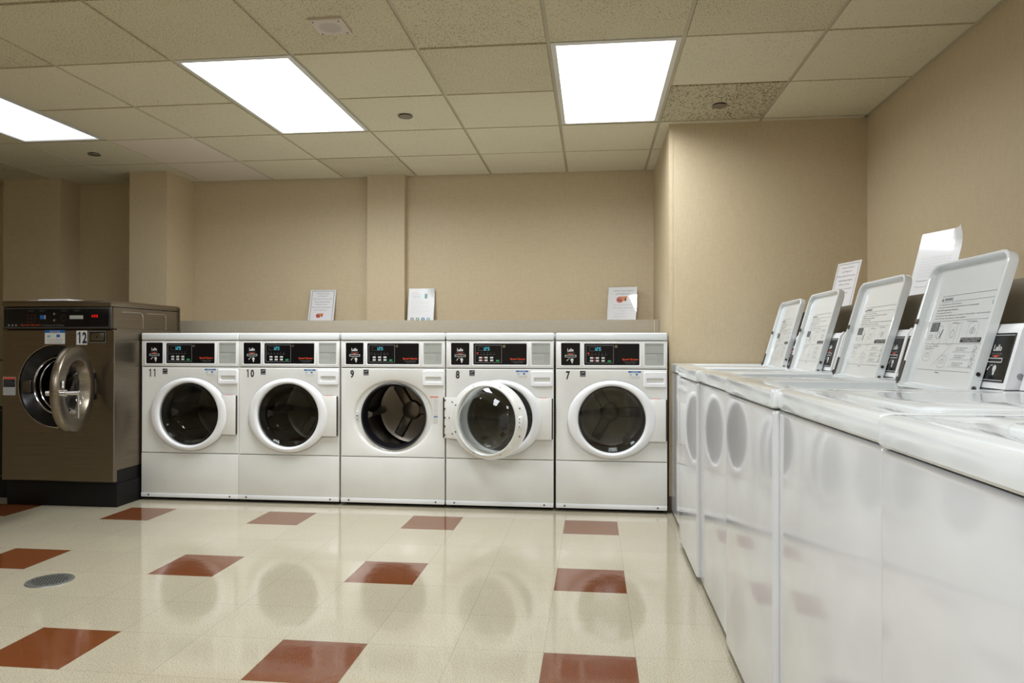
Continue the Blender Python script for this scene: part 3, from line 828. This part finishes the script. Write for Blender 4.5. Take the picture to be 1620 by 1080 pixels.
    m = MB(); m.lathe_y([(.190, .040), (.186, .022), (.180, .020), (.174, .030), (.172, .06), (.168, .065), (.164, .09)], wx, wz, 'chrome', 72); m.build('opening_ring', root)
    m = MB(); m.lathe_y([(.166, .08), (.22, .10), (.24, .12), (.24, .52)], wx, wz, 'drum_perforated', 64)
    m.lathe_y([(.24, .52), (.1, .525)], wx, wz, 'drum_steel', 64, cap1=True); m.build('drum', root)
    m = MB(); m.box(wx - .245, wx - .185, -.002, .03, wz - .045, wz + .035, 'steel_dark', .006, 3)
    m.box(wx - .235, wx - .195, -.006, .0, wz - .04, wz + .028, 'hinge_metal', .003, 2); m.build('lock_housing', root)
    m = MB(); m.box(wx + .205, wx + .262, -.016, .02, wz - .085, wz + .085, 'black_matte', .004, 2)
    for k in range(4):
        zz = wz + .055 - k * .032 - (.012 if k > 1 else 0); m.cyl((wx + .235, -.014, zz), (wx + .235, -.020, zz), .0035, 'chrome', 10)
    m.build('hinge_block', root)
    # stickers and coin box
    m = MB(); notice_sticker(m, -.090, .050, 1.037, 1.125, -.0006); m.build('notice_sticker', root)
    m = MB(); m.q(.128, .203, 1.032, 1.122, -.0006, 'print_white')
    m.number('12', .134, 1.041, .072, .031, .004, -.0010, 'print_navy'); m.build('number_plate', root)
    m = MB(); m.box(.220, .330, -.006, .004, 1.049, 1.116, 'black_matte', .004, 2); m.frame(.218, .332, 1.047, 1.118, -.0065, .0016, 'print_lightgrey')
    m.box(.230, .320, -.010, -.004, 1.057, 1.108, 'stainless', .004, 2); m.cyl((.275, -.010, 1.082), (.275, -.0115, 1.082), .0045, 'black_matte', 12); m.build('coin_plate', root)
    m = MB(); x0, x1, z0, z1 = -.380, -.292, .708, .825
    m.q(x0, x1, z0, z1, -.0005, 'print_lightgrey'); m.q(x0 + .003, x1 - .003, z1 - .014, z1 - .003, -.0008, 'print_orange')
    m.q(x0 + .003, x1 - .003, z0 + .052, z1 - .015, -.0008, 'print_black')
    microtext(m, x0 + .008, x1 - .008, z0 + .058, z1 - .020, 4, -.0011, 'print_grey', random.Random(8)); microtext(m, x0 + .006, x1 - .006, z0 + .006, z0 + .05, 4, -.0008, 'print_grey', random.Random(9))
    m.build('warning_label', root)
    for x, z in ((-.34, 1.02), (.335, 1.02), (-.1, .47), (.2, .472)):
        m = MB(); m.cyl((x, 0, z), (x, -.002, z), .0035, 'screw_metal', 10); m.build('screw', root)
    # door: origin at the hinge line
    hx, hy = wx + .268, -.026
    m = MB(); c = -.275
    m.lathe_y([(.240, .030), (.254, .022), (.257, .010), (.256, -.008), (.250, -.017), (.240, -.021), (.205, -.024), (.180, -.025), (.172, -.022), (.163, -.006), (.152, .030), (.158, .034), (.240, .030)], c, 0, 'stainless', 80)
    m.box(c + .235, .006, -.010, .010, -.050, .050, 'steel_dark', .004, 2)
    d = m.build('door', root, (hx, hy, wz))
    m = MB(); m.lathe_y([(.153, .000), (.14, .012), (.125, .05), (.08, .075), (.03, .08)], c, 0, 'clear_glass', 56, cap1=True); m.build('window', d)
    m = MB(); m.cyl((c - .222, .040, -.010), (c - .222, -.120, -.010), .012, 'chrome', 18); m.cyl((c - .222, .028, -.010), (c - .222, .052, -.010), .015, 'chrome', 18)
    m.cyl((c - .222, -.112, .004), (c - .222, -.112, -.150), .0085, 'chrome', 16, .0075); m.cyl((c - .222, -.020, -.010), (c - .222, -.050, -.010), .020, 'chrome', 20)
    m.build('handle', d)
    m = MB(); m.q(c - .225, c - .200, .020, .058, -.0292, 'print_white')
    m.text('PULL', c - .222, c - .203, .03, .045, -.0296, 'print_grey'); m.build('sticker', d)
    d.rotation_euler = (0, 0, math.radians(106))
    return root
make_big_washer()

# neighbour at the very left edge of the frame
t = empty('laundry_machine', (-4.235, 4.36, 0), 0, 'low brown metal laundry machine with a dark lower half at the left edge', 'laundry machine')
m = MB(); m.box(-.36, .36, .03, .70, .0, .13, 'black_matte', .004); m.build('base', t)
m = MB(); m.box(-.365, .365, .0, .70, .62, .925, 'machine_tan', .004); m.build('door_panel', t)
m = MB(); m.box(-.365, .365, .004, .70, .13, .618, 'black_matte', .004); m.frame(-.35, .35, .15, .595, .003, .006, 'steel_dark'); m.build('lower_panel', t)
m = MB(); m.box(-.365, .365, .0, .70, .930, 1.20, 'machine_tan', .006); m.build('control_head', t)
m = MB(); m.box(.315, .355, -.006, .004, 1.012, 1.040, 'chrome', .002); m.box(.323, .347, -.008, -.004, 1.018, 1.034, 'black_matte', .001); m.build('coin_slot', t)

# booklets on top of the steel washer
def sheet_stack(loc, w, d, n, th, rz, label):
    m = MB()
    for k in range(n):
        m.box(-w / 2, w / 2, -d / 2, d / 2, k * th, (k + .85) * th, 'paper', 0)
    o = m.build('booklet', None, loc); o.rotation_euler = (0, 0, rz); tag(o, label, 'booklet', 'paper booklets on the steel washer'); return o
sheet_stack((-3.53, 4.36, 1.3125), .27, .2, 4, .0022, .03, 'wide white booklet lying flat on the steel washer, lower of two')
sheet_stack((-3.53, 4.40, 1.3219), .21, .18, 4, .0025, -.02, 'smaller white booklet on top of the other on the steel washer')

# ------------------------------------------------------------------ top load washers (front towards -x after rotation)
TW = .651; TH = TW / 2; TD = .665
LIDW, LIDL = .432, .398
LX0, LX1 = -LIDW / 2 - .003, LIDW / 2 + .003
LY0, LY1 = .515 - LIDL - .003, .520
def make_top_loader():
    root = empty('top_load_washer', (0, 0, 0))
    m = MB(); x0, x1, z0, z1 = -TH + .002, TH - .002, .025, .871
    # front panel wraps round the corners
    prof = []
    R_ = .014
    def sect(z, ins):
        pts = [(x0 + ins, .655)]
        for i in range(7):
            a = PI + PI / 2 * i / 6; pts.append((x0 + ins + R_ + R_ * math.cos(a), ins + R_ + R_ * math.sin(a)))
        for i in range(7):
            a = 1.5 * PI + PI / 2 * i / 6; pts.append((x1 - ins - R_ + R_ * math.cos(a), ins + R_ + R_ * math.sin(a)))
        pts.append((x1 - ins, .655))
        return [(p[0], p[1], z) for p in pts]
    loops = [sect(z0, .003), sect(z0 + .003, 0), sect(z1 - .012, 0), sect(z1 - .006, .0015), sect(z1 - .002, .005), sect(z1, .011)]
    m.loft(loops, 'enamel_side', closed=False)
    m.box(x0 + .006, x1 - .006, .655, .660, z0, z1, 'enamel_side'); m.box(x0 + .02, x1 - .02, .02, .64, z0 + .01, z0 + .03, 'black_matte')
    m.build('cabinet', root)
    for sx in (-1, 1):
        for yy in (.06, .60):
            m = MB(); m.cyl((sx * .27, yy, 0), (sx * .27, yy, .036), .018, 'black_matte', 14); m.build('foot', root)
    # top panel with lid opening
    m = MB(); X0, X1, Y0, Y1 = -TH - .0005, TH + .0005, -.004, TD
    # samples in (x, y)
    def lo(x0_, x1_, y0_, y1_, r, z): return [(p[0], p[1], z) for p in rrect(x0_, x1_, y0_, y1_, r, 6)]
    m.loft([lo(X0 + .004, X1 - .004, Y0 + .004, Y1 - .004, .010, .874), lo(X0, X1, Y0, Y1, .012, .879), lo(X0, X1, Y0, Y1, .012, .912),
            lo(X0 + .003, X1 - .003, Y0 + .003, Y1 - .003, .014, .920), lo(X0 + .010, X1 - .010, Y0 + .010, Y1 - .010, .016, .924),
            lo(X0 + .030, X1 - .030, Y0 + .040, Y1 - .10, .02, .9235), lo(LX0 - .012, LX1 + .012, LY0 - .012, LY1 + .008, .03, .920),
            lo(LX0, LX1, LY0, LY1, .022, .914), lo(LX0, LX1, LY0, LY1, .022, .897), lo(LX0 + .018, LX1 - .018, LY0 + .018, LY1 - .018, .03, .895),
            lo(LX0 + .022, LX1 - .022, LY0 + .022, LY1 - .022, .03, .85)], 'enamel_top')
    m.build('top_panel', root)
    m = MB(); m.lathe_z([(.236, .86), (.236, .835), (.215, .828), (.212, .80), (.212, .45)], 0, .315, 'drum_steel', 56, cap1=True); m.build('wash_basket', root)
    m = MB(); m.lathe_z([(.11, .45), (.085, .50), (.05, .60), (.042, .78), (.030, .80)], 0, .315, 'plastic_white', 32, cap1=True)
    for k in range(4):
        M_ = Matrix.Translation((0, .315, 0)) @ Matrix.Rotation(k * PI / 2, 4, 'Z'); m.box(.03, .10, -.006, .006, .46, .60, 'plastic_white', .004, 2, M_)
    m.build('agitator', root)
    # console
    m = MB(); yb, yt = .535, .580; zb, zt = .9255, 1.088
    def csec(x, g=0.0):
        return [(x, yb - g, zb), (x, yt - .004 - g, zt - .014), (x, yt + .006, zt + g), (x, .655, zt + g), (x, .662, zt - .01 + g), (x, .662, zb)]
    m.loft([csec(-TH + .016), csec(TH - .016)], 'plastic_white', True, True)
    cs = m.build('console', root)
    sl = math.atan2(yt - .004 - yb, zt - .014 - zb)
    M_ = Matrix.Translation((0, yb, zb)) @ Matrix.Rotation(-sl, 4, 'X')
    m = MB(); Lc = math.hypot(yt - .004 - yb, zt - .014 - zb)
    m.box(-TH + .024, TH - .024, -.003, .0, .016, Lc - .010, 'black_gloss', .001, 1, M_)
    m.q(-TH + .026, TH - .026, .0195, .0215, -.0034, 'print_lightgrey', M_); m.q(-TH + .026, TH - .026, Lc - .017, Lc - .015, -.0034, 'print_lightgrey', M_)
    cf = m.build('control_panel', cs)
    m = MB(); c0 = TH - .024 - .115
    class T: pass
    def tr(fn): return fn
    # card reader print near the right hand end
    sub = MB(); card_print(sub, c0, c0 + .110, .022, .142, -.0036)
    for f in sub.bm.faces: pass
    vv = {}
    for v in sub.bm.verts: v.co = M_ @ v.co
    sub.build('card_print', cs)
    m.bm.free()
    m = MB(); m.frame(-.05, .08, .05, .12, -.0036, .001, 'print_grey', M_); m.text('Speed Queen', -.28, -.18, .03, .045, -.0036, 'print_orange', M=M_)
    m.text('Commercial Washer', -.16, -.08, .03, .038, -.0036, 'print_grey', M=M_)
    for k in range(3): m.disc(-.03 + k * .03, .065, .008, .005, -.0037, 'button_white', 14, M_)
    m.build('panel_print', cs)
    for sx in (-1, 1):
        m = MB(); xa, xb = sorted((sx * (TH - .017), sx * (TH - .003)))
        m.loft([csec(xa, .004), csec(xb, .004)], 'plastic_white', True, True)
        ec = m.build('end_cap', root)
        m = MB(); xo = sx * (TH - .003); m.cyl((xo, .566, .958), (xo + sx * .002, .566, .958), .0075, 'plastic_grey', 16); m.build('screw', ec)
    return root

def lid_mesh(root, open_):
    """lid pan in its own frame: x across, z along the lid (hinge at z=0), inner face towards -y"""
    a = LIDW / 2; Lh = LIDL
    def lo(d, y, r):
        pts = rrect(-a + d, a - d, d * .6, Lh - d, max(r, .006), 6)
        # bigger radius on the two free corners, small one at the hinge
        big = rrect(-a + d, a - d, d * .6, Lh - d, max(r + .018, .006), 6); half = len(pts) // 2
        return [(p[0], y, p[1]) for p in big[:half] + pts[half:]]
    m = MB()
    m.loft([lo(.008, .010, .016), lo(.001, .006, .022), lo(0, .0, .022), lo(0, -.018, .022), lo(.002, -.0205, .021), lo(.0075, -.0205, .018), lo(.010, -.018, .017), lo(.013, -.004, .015), lo(.017, -.001, .013), lo(.05, -.0005, .01)], 'enamel_top', cap0=True, cap1=True)
    lid = m.build('lid', root)
    # printed instructions
    m = MB(); y = -.0012
    X = lambda u: -a + .012 + u * (LIDW - .024)
    Z = lambda v: .008 + v * (Lh - .020)
    k = 'print_grey'; dk = 'print_black'
    m.line(X(.2), Z(.755), X(.93), Z(.755), y, .0010, k)
    m.raw([(X(.2), y, Z(.715)), (X(.225), y, Z(.715)), (X(.2125), y, Z(.74))], [[0, 1, 2]], dk)
    m.text('WARNING', X(.235), X(.36), Z(.715), Z(.74), y, dk)
    m.line(X(.2), Z(.705), X(.93), Z(.705), y, .0008, k)
    rows = ['To reduce the risk of fire and injury', 'DO NOT reach into the tub while parts are moving inside', 'DO NOT wash items soaked in', 'Do not operate without lid', 'DO NOT put wet clothing, oils or solvents on this machine, read all instructions', 'DO NOT wash rugs, pillows or shoes together']
    ends = [.5, .74, .48, .40, .92, .62]
    for i, (s_, e) in enumerate(zip(rows, ends)): m.text(s_, X(.18), X(e), Z(.678 - i * .023), Z(.691 - i * .023), y, dk)
    m.line(X(.17), Z(.548), X(.92), Z(.548), y, .0008, k)
    m.q(X(.16), X(.28), Z(.465), Z(.538), y, dk)
    for i in range(4): m.text('STOP READ', X(.17), X(.27), Z(.473 + i * .016), Z(.483 + i * .016), y - .0003, 'print_white')
    for i in range(3): m.text('use soap', X(.15), X(.22), Z(.43 - i * .018), Z(.44 - i * .018), y, k)
    # little machine sketches
    def sketch(cx, cz, w, h, mat=k):
        pts = rrect(X(cx) - w, X(cx) + w, Z(cz) - h, Z(cz) + h, min(w, h) * .6, 4)
        for p, q_ in zip(pts, pts[1:] + pts[:1]): m.line(p[0], p[1], q_[0], q_[1], y, .0007, mat)
        m.disc(X(cx), Z(cz), w * .55, h * .35, y, mat, 18, None, .9)
        m.line(X(cx) - w * .3, Z(cz) + h * .2, X(cx) + w * .3, Z(cz) + h * .6, y, .0007, mat)
    sketch(.30, .43, .020, .030); sketch(.50, .44, .019, .034); sketch(.76, .46, .026, .026)
    m.line(X(.33), Z(.41), X(.35), Z(.48), y, .003, dk); m.line(X(.755), Z(.445), X(.765), Z(.475), y, .002, dk)
    m.line(X(.42), Z(.54), X(.42), Z(.37), y, .0006, k); m.line(X(.60), Z(.54), X(.60), Z(.37), y, .0006, k)
    m.text('fill line here', X(.47), X(.58), Z(.52), Z(.53), y, k); m.text('load items', X(.66), X(.78), Z(.53), Z(.54), y, k)
    m.q(X(.64), X(.90), Z(.372), Z(.408), y, dk)
    m.text('DO NOT OVERLOAD', X(.655), X(.885), Z(.393), Z(.402), y - .0003, 'print_white'); m.text('WASHER DRUM', X(.68), X(.86), Z(.378), Z(.387), y - .0003, 'print_white')
    m.line(X(.14), Z(.362), X(.92), Z(.362), y, .0008, k)
    m.text('For best results', X(.16), X(.36), Z(.338), Z(.348), y, k); m.text('use bleach', X(.16), X(.30), Z(.322), Z(.332), y, k)
    sketch(.22, .27, .022, .018); sketch(.47, .22, .022, .018)
    m.line(X(.33), Z(.18), X(.52), Z(.34), y, .0007, k)
    for i in range(3):
        zz = .325 - i * .058
        m.text('Lift lid and', X(.62), X(.76), Z(zz), Z(zz + .010), y, k); m.text('add fabric', X(.62), X(.74), Z(zz - .016), Z(zz - .006), y, k)
        m.disc(X(.86), Z(zz), .008, .009, y, k, 14, None, .88); m.line(X(.84), Z(zz - .02), X(.89), Z(zz + .01), y, .0008, k)
        m.line(X(.58), Z(zz - .026), X(.90), Z(zz - .026), y, .0006, k)
    m.line(X(.13), Z(.15), X(.88), Z(.15), y, .0008, k); m.text('202066', X(.42), X(.48), Z(.128), Z(.138), y, dk)
    m.build('print', lid)
    m = MB(); m.cyl((X(.955), 0, Z(.66)), (X(.955), -.008, Z(.66)), .0085, 'plastic_grey', 18); m.build('bumper', lid)
    m = MB(); m.box(-a - .001, -a + .016, -.022, -.016, .205, .222, 'steel_dark', .002, 2); m.build('strike', lid)
    m = MB(); m.box(-a + .001, -a + .011, -.0235, -.016, .010, .085, 'steel_dark', .001, 1)
    m.cyl((-a + .006, -.024, .016), (-a + .006, -.024, .03), .005, 'screw_metal', 10); m.build('hinge', lid)
    for z in (.022, .060):
        m = MB(); m.cyl((a, -.008, z), (a + .002, -.008, z), .0055, 'steel_dark', 14); m.build('screw', lid)
    return lid

tl0 = make_top_loader()
def set_lid(root, deg):
    lid = lid_mesh(root, True) if LIDS['m'] is None else copy_tree(LIDS['m'], root)
    if LIDS['m'] is None: LIDS['m'] = lid
    return lid
LIDS = {'m': None}
tops = []
labels = ['white top-load washer nearest the camera at the lower right, lid shut',
          'white top-load washer with lid shut, directly behind the nearest one at lower right',
          'white top-load washer with the tallest raised lid, nearest of those standing open',
          'white top-load washer with raised lid, second open one counting from the camera',
          'white top-load washer with raised lid, third open one from the camera',
          'white top-load washer with raised lid at the far end, touching the beige chase wall']
for k in range(6):
    r = tl0 if k == 0 else copy_tree(tl0)
    tops.append(r)
fronts = [.450, .461, .450, .461, .448, .480]
for k, r in enumerate(tops):
    yc = .862 + .6565 * k
    r.location = (fronts[k], yc, 0); r.rotation_euler = (0, 0, -PI / 2)
    tag(r, labels[k], 'washing machine', 'white top-load washers along the right wall')
for k, r in enumerate(tops):
    lid = set_lid(r, 0)
    dy = [.012, .001, .012, .018, .025, .016][k]
    for c in r.children:
        if c.name.split('.')[0] in ('console', 'end_cap'): c.location.y += dy
    if k >= 2:
        lid.location = (0, .515 + dy, .899); lid.rotation_euler = (math.radians(-16.3), 0, 0)
    else:   # shut: the pan lies flat, print side down; console set a little further back
        for c in r.children:
            if c.name.split('.')[0] in ('console', 'end_cap'): c.location.y += .027
        lid.location = (0, .513, .915); lid.rotation_euler = (math.radians(90), 0, 0)

# ------------------------------------------------------------------ notices
def sheet(name, w, h, printer, loc, rot, label, holder=True, curl=False, mat='paper', stand=False):
    t = empty(name, loc); t.rotation_euler = rot
    tag(t, label, 'sign', 'notices standing on the ledges')
    m = MB(); n = 10; d = .0012
    def yb_(u, v):
        c = 0
        if curl and u + v > 1.72: c = -(u + v - 1.72) ** 2 * .35
        return c
    g0, g1 = [], []
    vs_, fs = [], []
    for j in range(n + 1):
        for i in range(n + 1):
            u, v = i / n, j / n; vs_.append((-w / 2 + u * w, yb_(u, v), v * h))
    K = (n + 1) ** 2
    vs_ += [(x, y + d, z) for x, y, z in vs_[:K]]
    for j in range(n):
        for i in range(n):
            a = j * (n + 1) + i; fs.append([a, a + 1, a + n + 2, a + n + 1]); fs.append([K + a, K + a + 1, K + a + n + 2, K + a + n + 1])
    bd = [i for i in range(n + 1)] + [(j + 1) * (n + 1) - 1 for j in range(1, n + 1)] + [n * (n + 1) + i for i in range(n - 1, -1, -1)] + [j * (n + 1) for j in range(n - 1, 0, -1)]
    for a, b in zip(bd, bd[1:] + bd[:1]): fs.append([a, b, K + b, K + a])
    m.raw(vs_, fs, mat); p = m.build('paper', t)
    m = MB(); printer(m, w, h, -.0006); m.build('print', p)
    if holder:
        m = MB(); m.box(-w / 2 - .003, w / 2 + .003, -.0045, -.003, -.001, h + .002, 'acrylic'); m.box(-w / 2 - .003, w / 2 + .003, .002, .0035, -.001, h + .002, 'acrylic'); m.build('sleeve', t)
    if stand:
        m = MB(); lean = -rot[0]
        L_ = h * .8; M_ = Matrix.Rotation(lean * 2.1, 4, 'X')
        m.box(-.03, .03, .004, .006, 0, .001, 'acrylic')
        top = Vector((0, .004, h * .75)); foot_len = h * .75 * 1.0
        # back strut from 3/4 height down to the ledge
        ang = lean; # world vertical in local frame
        down = Vector((0, -math.sin(-ang), -math.cos(ang)))
        pts = [(-.025, .004, h * .75), (.025, .004, h * .75)]
        zf = 0.0
        back = (Matrix.Rotation(-rot[0], 3, 'X') @ Vector((0, math.sin(lean) * h * .75 + .06, 0)))
        m.raw([pts[0], pts[1], (.025, back.y + .004, back.z), (-.025, back.y + .004, back.z)], [[0, 1, 2, 3]], 'acrylic')
        m.build('easel_strut', t)
    return t

def pods(m, x, z, s, y):
    m.disc(x - s * .25, z, s * .5, s * .45, y, 'pod_red', 20); m.raw([(x - s * .1, y - .0003, z + s * .45), (x + s * .75, y - .0003, z + s * .5), (x + s * .6, y - .0003, z - s * .25), (x + s * .05, y - .0003, z - s * .1)], [[0, 1, 2, 3]], 'pod_orange')
    m.disc(x - s * .25, z, s * .22, s * .12, y - .0006, 'print_navy', 14); m.disc(x - s * .2, z + s * .12, s * .14, s * .08, y - .0007, 'print_lightgrey', 12)
    m.disc(x + s * .5, z, s * .1, s * .22, y - .0006, 'print_navy', 12)
def lines(m, rows, w, h, y, mat):
    for s_, u0, u1, v0, v1 in rows: m.text(s_, -w / 2 + u0 * w, -w / 2 + u1 * w, v0 * h, v1 * h, y, mat)
PODTXT = [('Using detergent', .24, .76, .865, .905), ('pods/pacs?', .30, .68, .785, .825), ('Place the pod into the', .13, .86, .695, .735),
          ('wash drum before', .20, .79, .610, .650), ('adding clothes.', .24, .72, .525, .565), ('Never place detergent', .12, .85, .435, .475), ('pod in dispenser.', .20, .73, .350, .390)]
def p_pod(m, w, h, y):
    m.frame(-w / 2 + .014, w / 2 - .014, -.0 + .004, h - .010, y, .0028, 'print_navy')
    lines(m, PODTXT, w, h, y, 'print_grey'); pods(m, -.012, h * .20, .042, y)
def p_pod2(m, w, h, y):
    m.frame(-w / 2 + .014, w / 2 - .014, -.0 + .004, h - .010, y, .0024, 'print_navy')
    lines(m, PODTXT, w, h, y, 'print_grey')
def p_inspect(m, w, h, y):
    lines(m, [('Using detergent', .18, .88, .865, .915), ('pods/pacs?', .27, .77, .775, .825)], w, h, y, 'print_grey')
    pods(m, -.004, h * .63, .056, y)
    lines(m, [('Dispense pods directly', .20, .86, .455, .495), ('into washer drum when', .18, .87, .375, .415), ('dry.', .44, .60, .295, .330), ('Do not place in', .28, .66, .200, .240), ('dispenser drawer.', .22, .70, .115, .155)], w, h, y, 'print_lightgrey')
def p_info(m, w, h, y):
    lines(m, [('Laundry Tips', .15, .38, .86, .89)], w, h, y, 'pod_orange')
    lines(m, [('High efficiency', .14, .46, .81, .83), ('washing machines', .14, .46, .755, .785), ('use less water', .16, .44, .715, .74)], w, h, y, 'print_teal')
    m.q(w * .12, w * .22, h * .70, h * .84, y, 'print_teal')
    for i in range(10): m.text('Measure the soap for every load and check pockets first' if i % 3 else 'Sort clothes by colour', -w * .37, w * (.32 if i % 3 else .05), h * (.64 - i * .043), h * (.652 - i * .043), y, 'print_lightgrey')
    for u, mt in ((-.32, 'print_grey'), (-.11, 'print_green'), (.10, 'print_blue'), (.30, 'print_teal')):
        m.disc(u * w, h * .09, w * .07, h * .045, y, mt, 12, None, .0); m.disc(u * w, h * .09, w * .035, h * .02, y - .0003, 'print_white', 10)
def p_thanks(m, w, h, y):
    for i in range(7): m.text('Please remove your clothing promptly when the cycle is complete', -w * .36, w * .34, h * (.60 - i * .045), h * (.612 - i * .045), y, 'print_lightgrey')
    m.text('Management', -w * .36, -w * .1, h * .26, h * .28, y, 'print_grey'); m.text('Thank you for using our laundry', -w * .37, w * .3, h * .17, h * .19, y, 'print_lightgrey')

R = math.radians
sheet('notice_sign', .216, .279, p_pod, (-2.206, 5.578, LEDGE_Z), (R(-15.6), 0, R(.7)), 'bordered detergent pod notice leaning on the wall left of the middle column')
sheet('notice_sign', .216, .279, p_info, (-1.380, 5.599, LEDGE_Z), (R(-10.6), 0, R(-2.1)), 'glossy washing tips sheet with small coloured pictures, right of the middle column', False, True, 'paper_gloss')
sheet('notice_sign', .222, .284, p_inspect, (.216, 5.540, LEDGE_Z), (R(-17.3), 0, R(-10.6)), 'borderless white notice with orange pods above washer number 7', True, False, 'paper_gloss', True)
sheet('notice_sign', .216, .279, p_pod2, (1.319, 4.031, LEDGE_Z), (R(-14.4), 0, R(-76.3)), 'bordered text notice on the right ledge behind the two far raised lids', True, False, 'paper', True)
sheet('notice_sign', .216, .279, p_thanks, (1.293, 2.940, LEDGE_Z), (R(-16.5), 0, R(-71.7)), 'large shiny white notice between the two nearest raised lids on the right ledge', False, True, 'paper_gloss', True)

# crumpled cloth just inside the right edge, on the ledge
m = MB(); n = 14; rr = random.Random(11); vs_, fs = [], []
for j in range(n + 1):
    for i in range(n + 1):
        u, v = i / n * 2 - 1, j / n * 2 - 1; rad = max(0, 1 - (u * u + v * v) * .55)
        vs_.append((u * .06, v * .11, .004 + .030 * rad * (.6 + .4 * math.sin(5 * u + 3 * v)) + rr.uniform(0, .004)))
K = len(vs_); vs_ += [(x, y, 0.0005) for x, y, z in vs_]
for j in range(n):
    for i in range(n):
        a = j * (n + 1) + i; fs.append([a, a + 1, a + n + 2, a + n + 1]); fs.append([K + a, K + a + 1, K + a + n + 2, K + a + n + 1])
bd = [i for i in range(n + 1)] + [(j + 1) * (n + 1) - 1 for j in range(1, n + 1)] + [n * (n + 1) + i for i in range(n - 1, -1, -1)] + [j * (n + 1) for j in range(n - 1, 0, -1)]
for a, b in zip(bd, bd[1:] + bd[:1]): fs.append([a, b, K + b, K + a])
m.raw(vs_, fs, 'cloth'); tag(m.build('folded_cloth', None, (1.26, 2.06, LEDGE_Z)), 'small pale crumpled cloth on the right ledge at the photo edge', 'cloth')
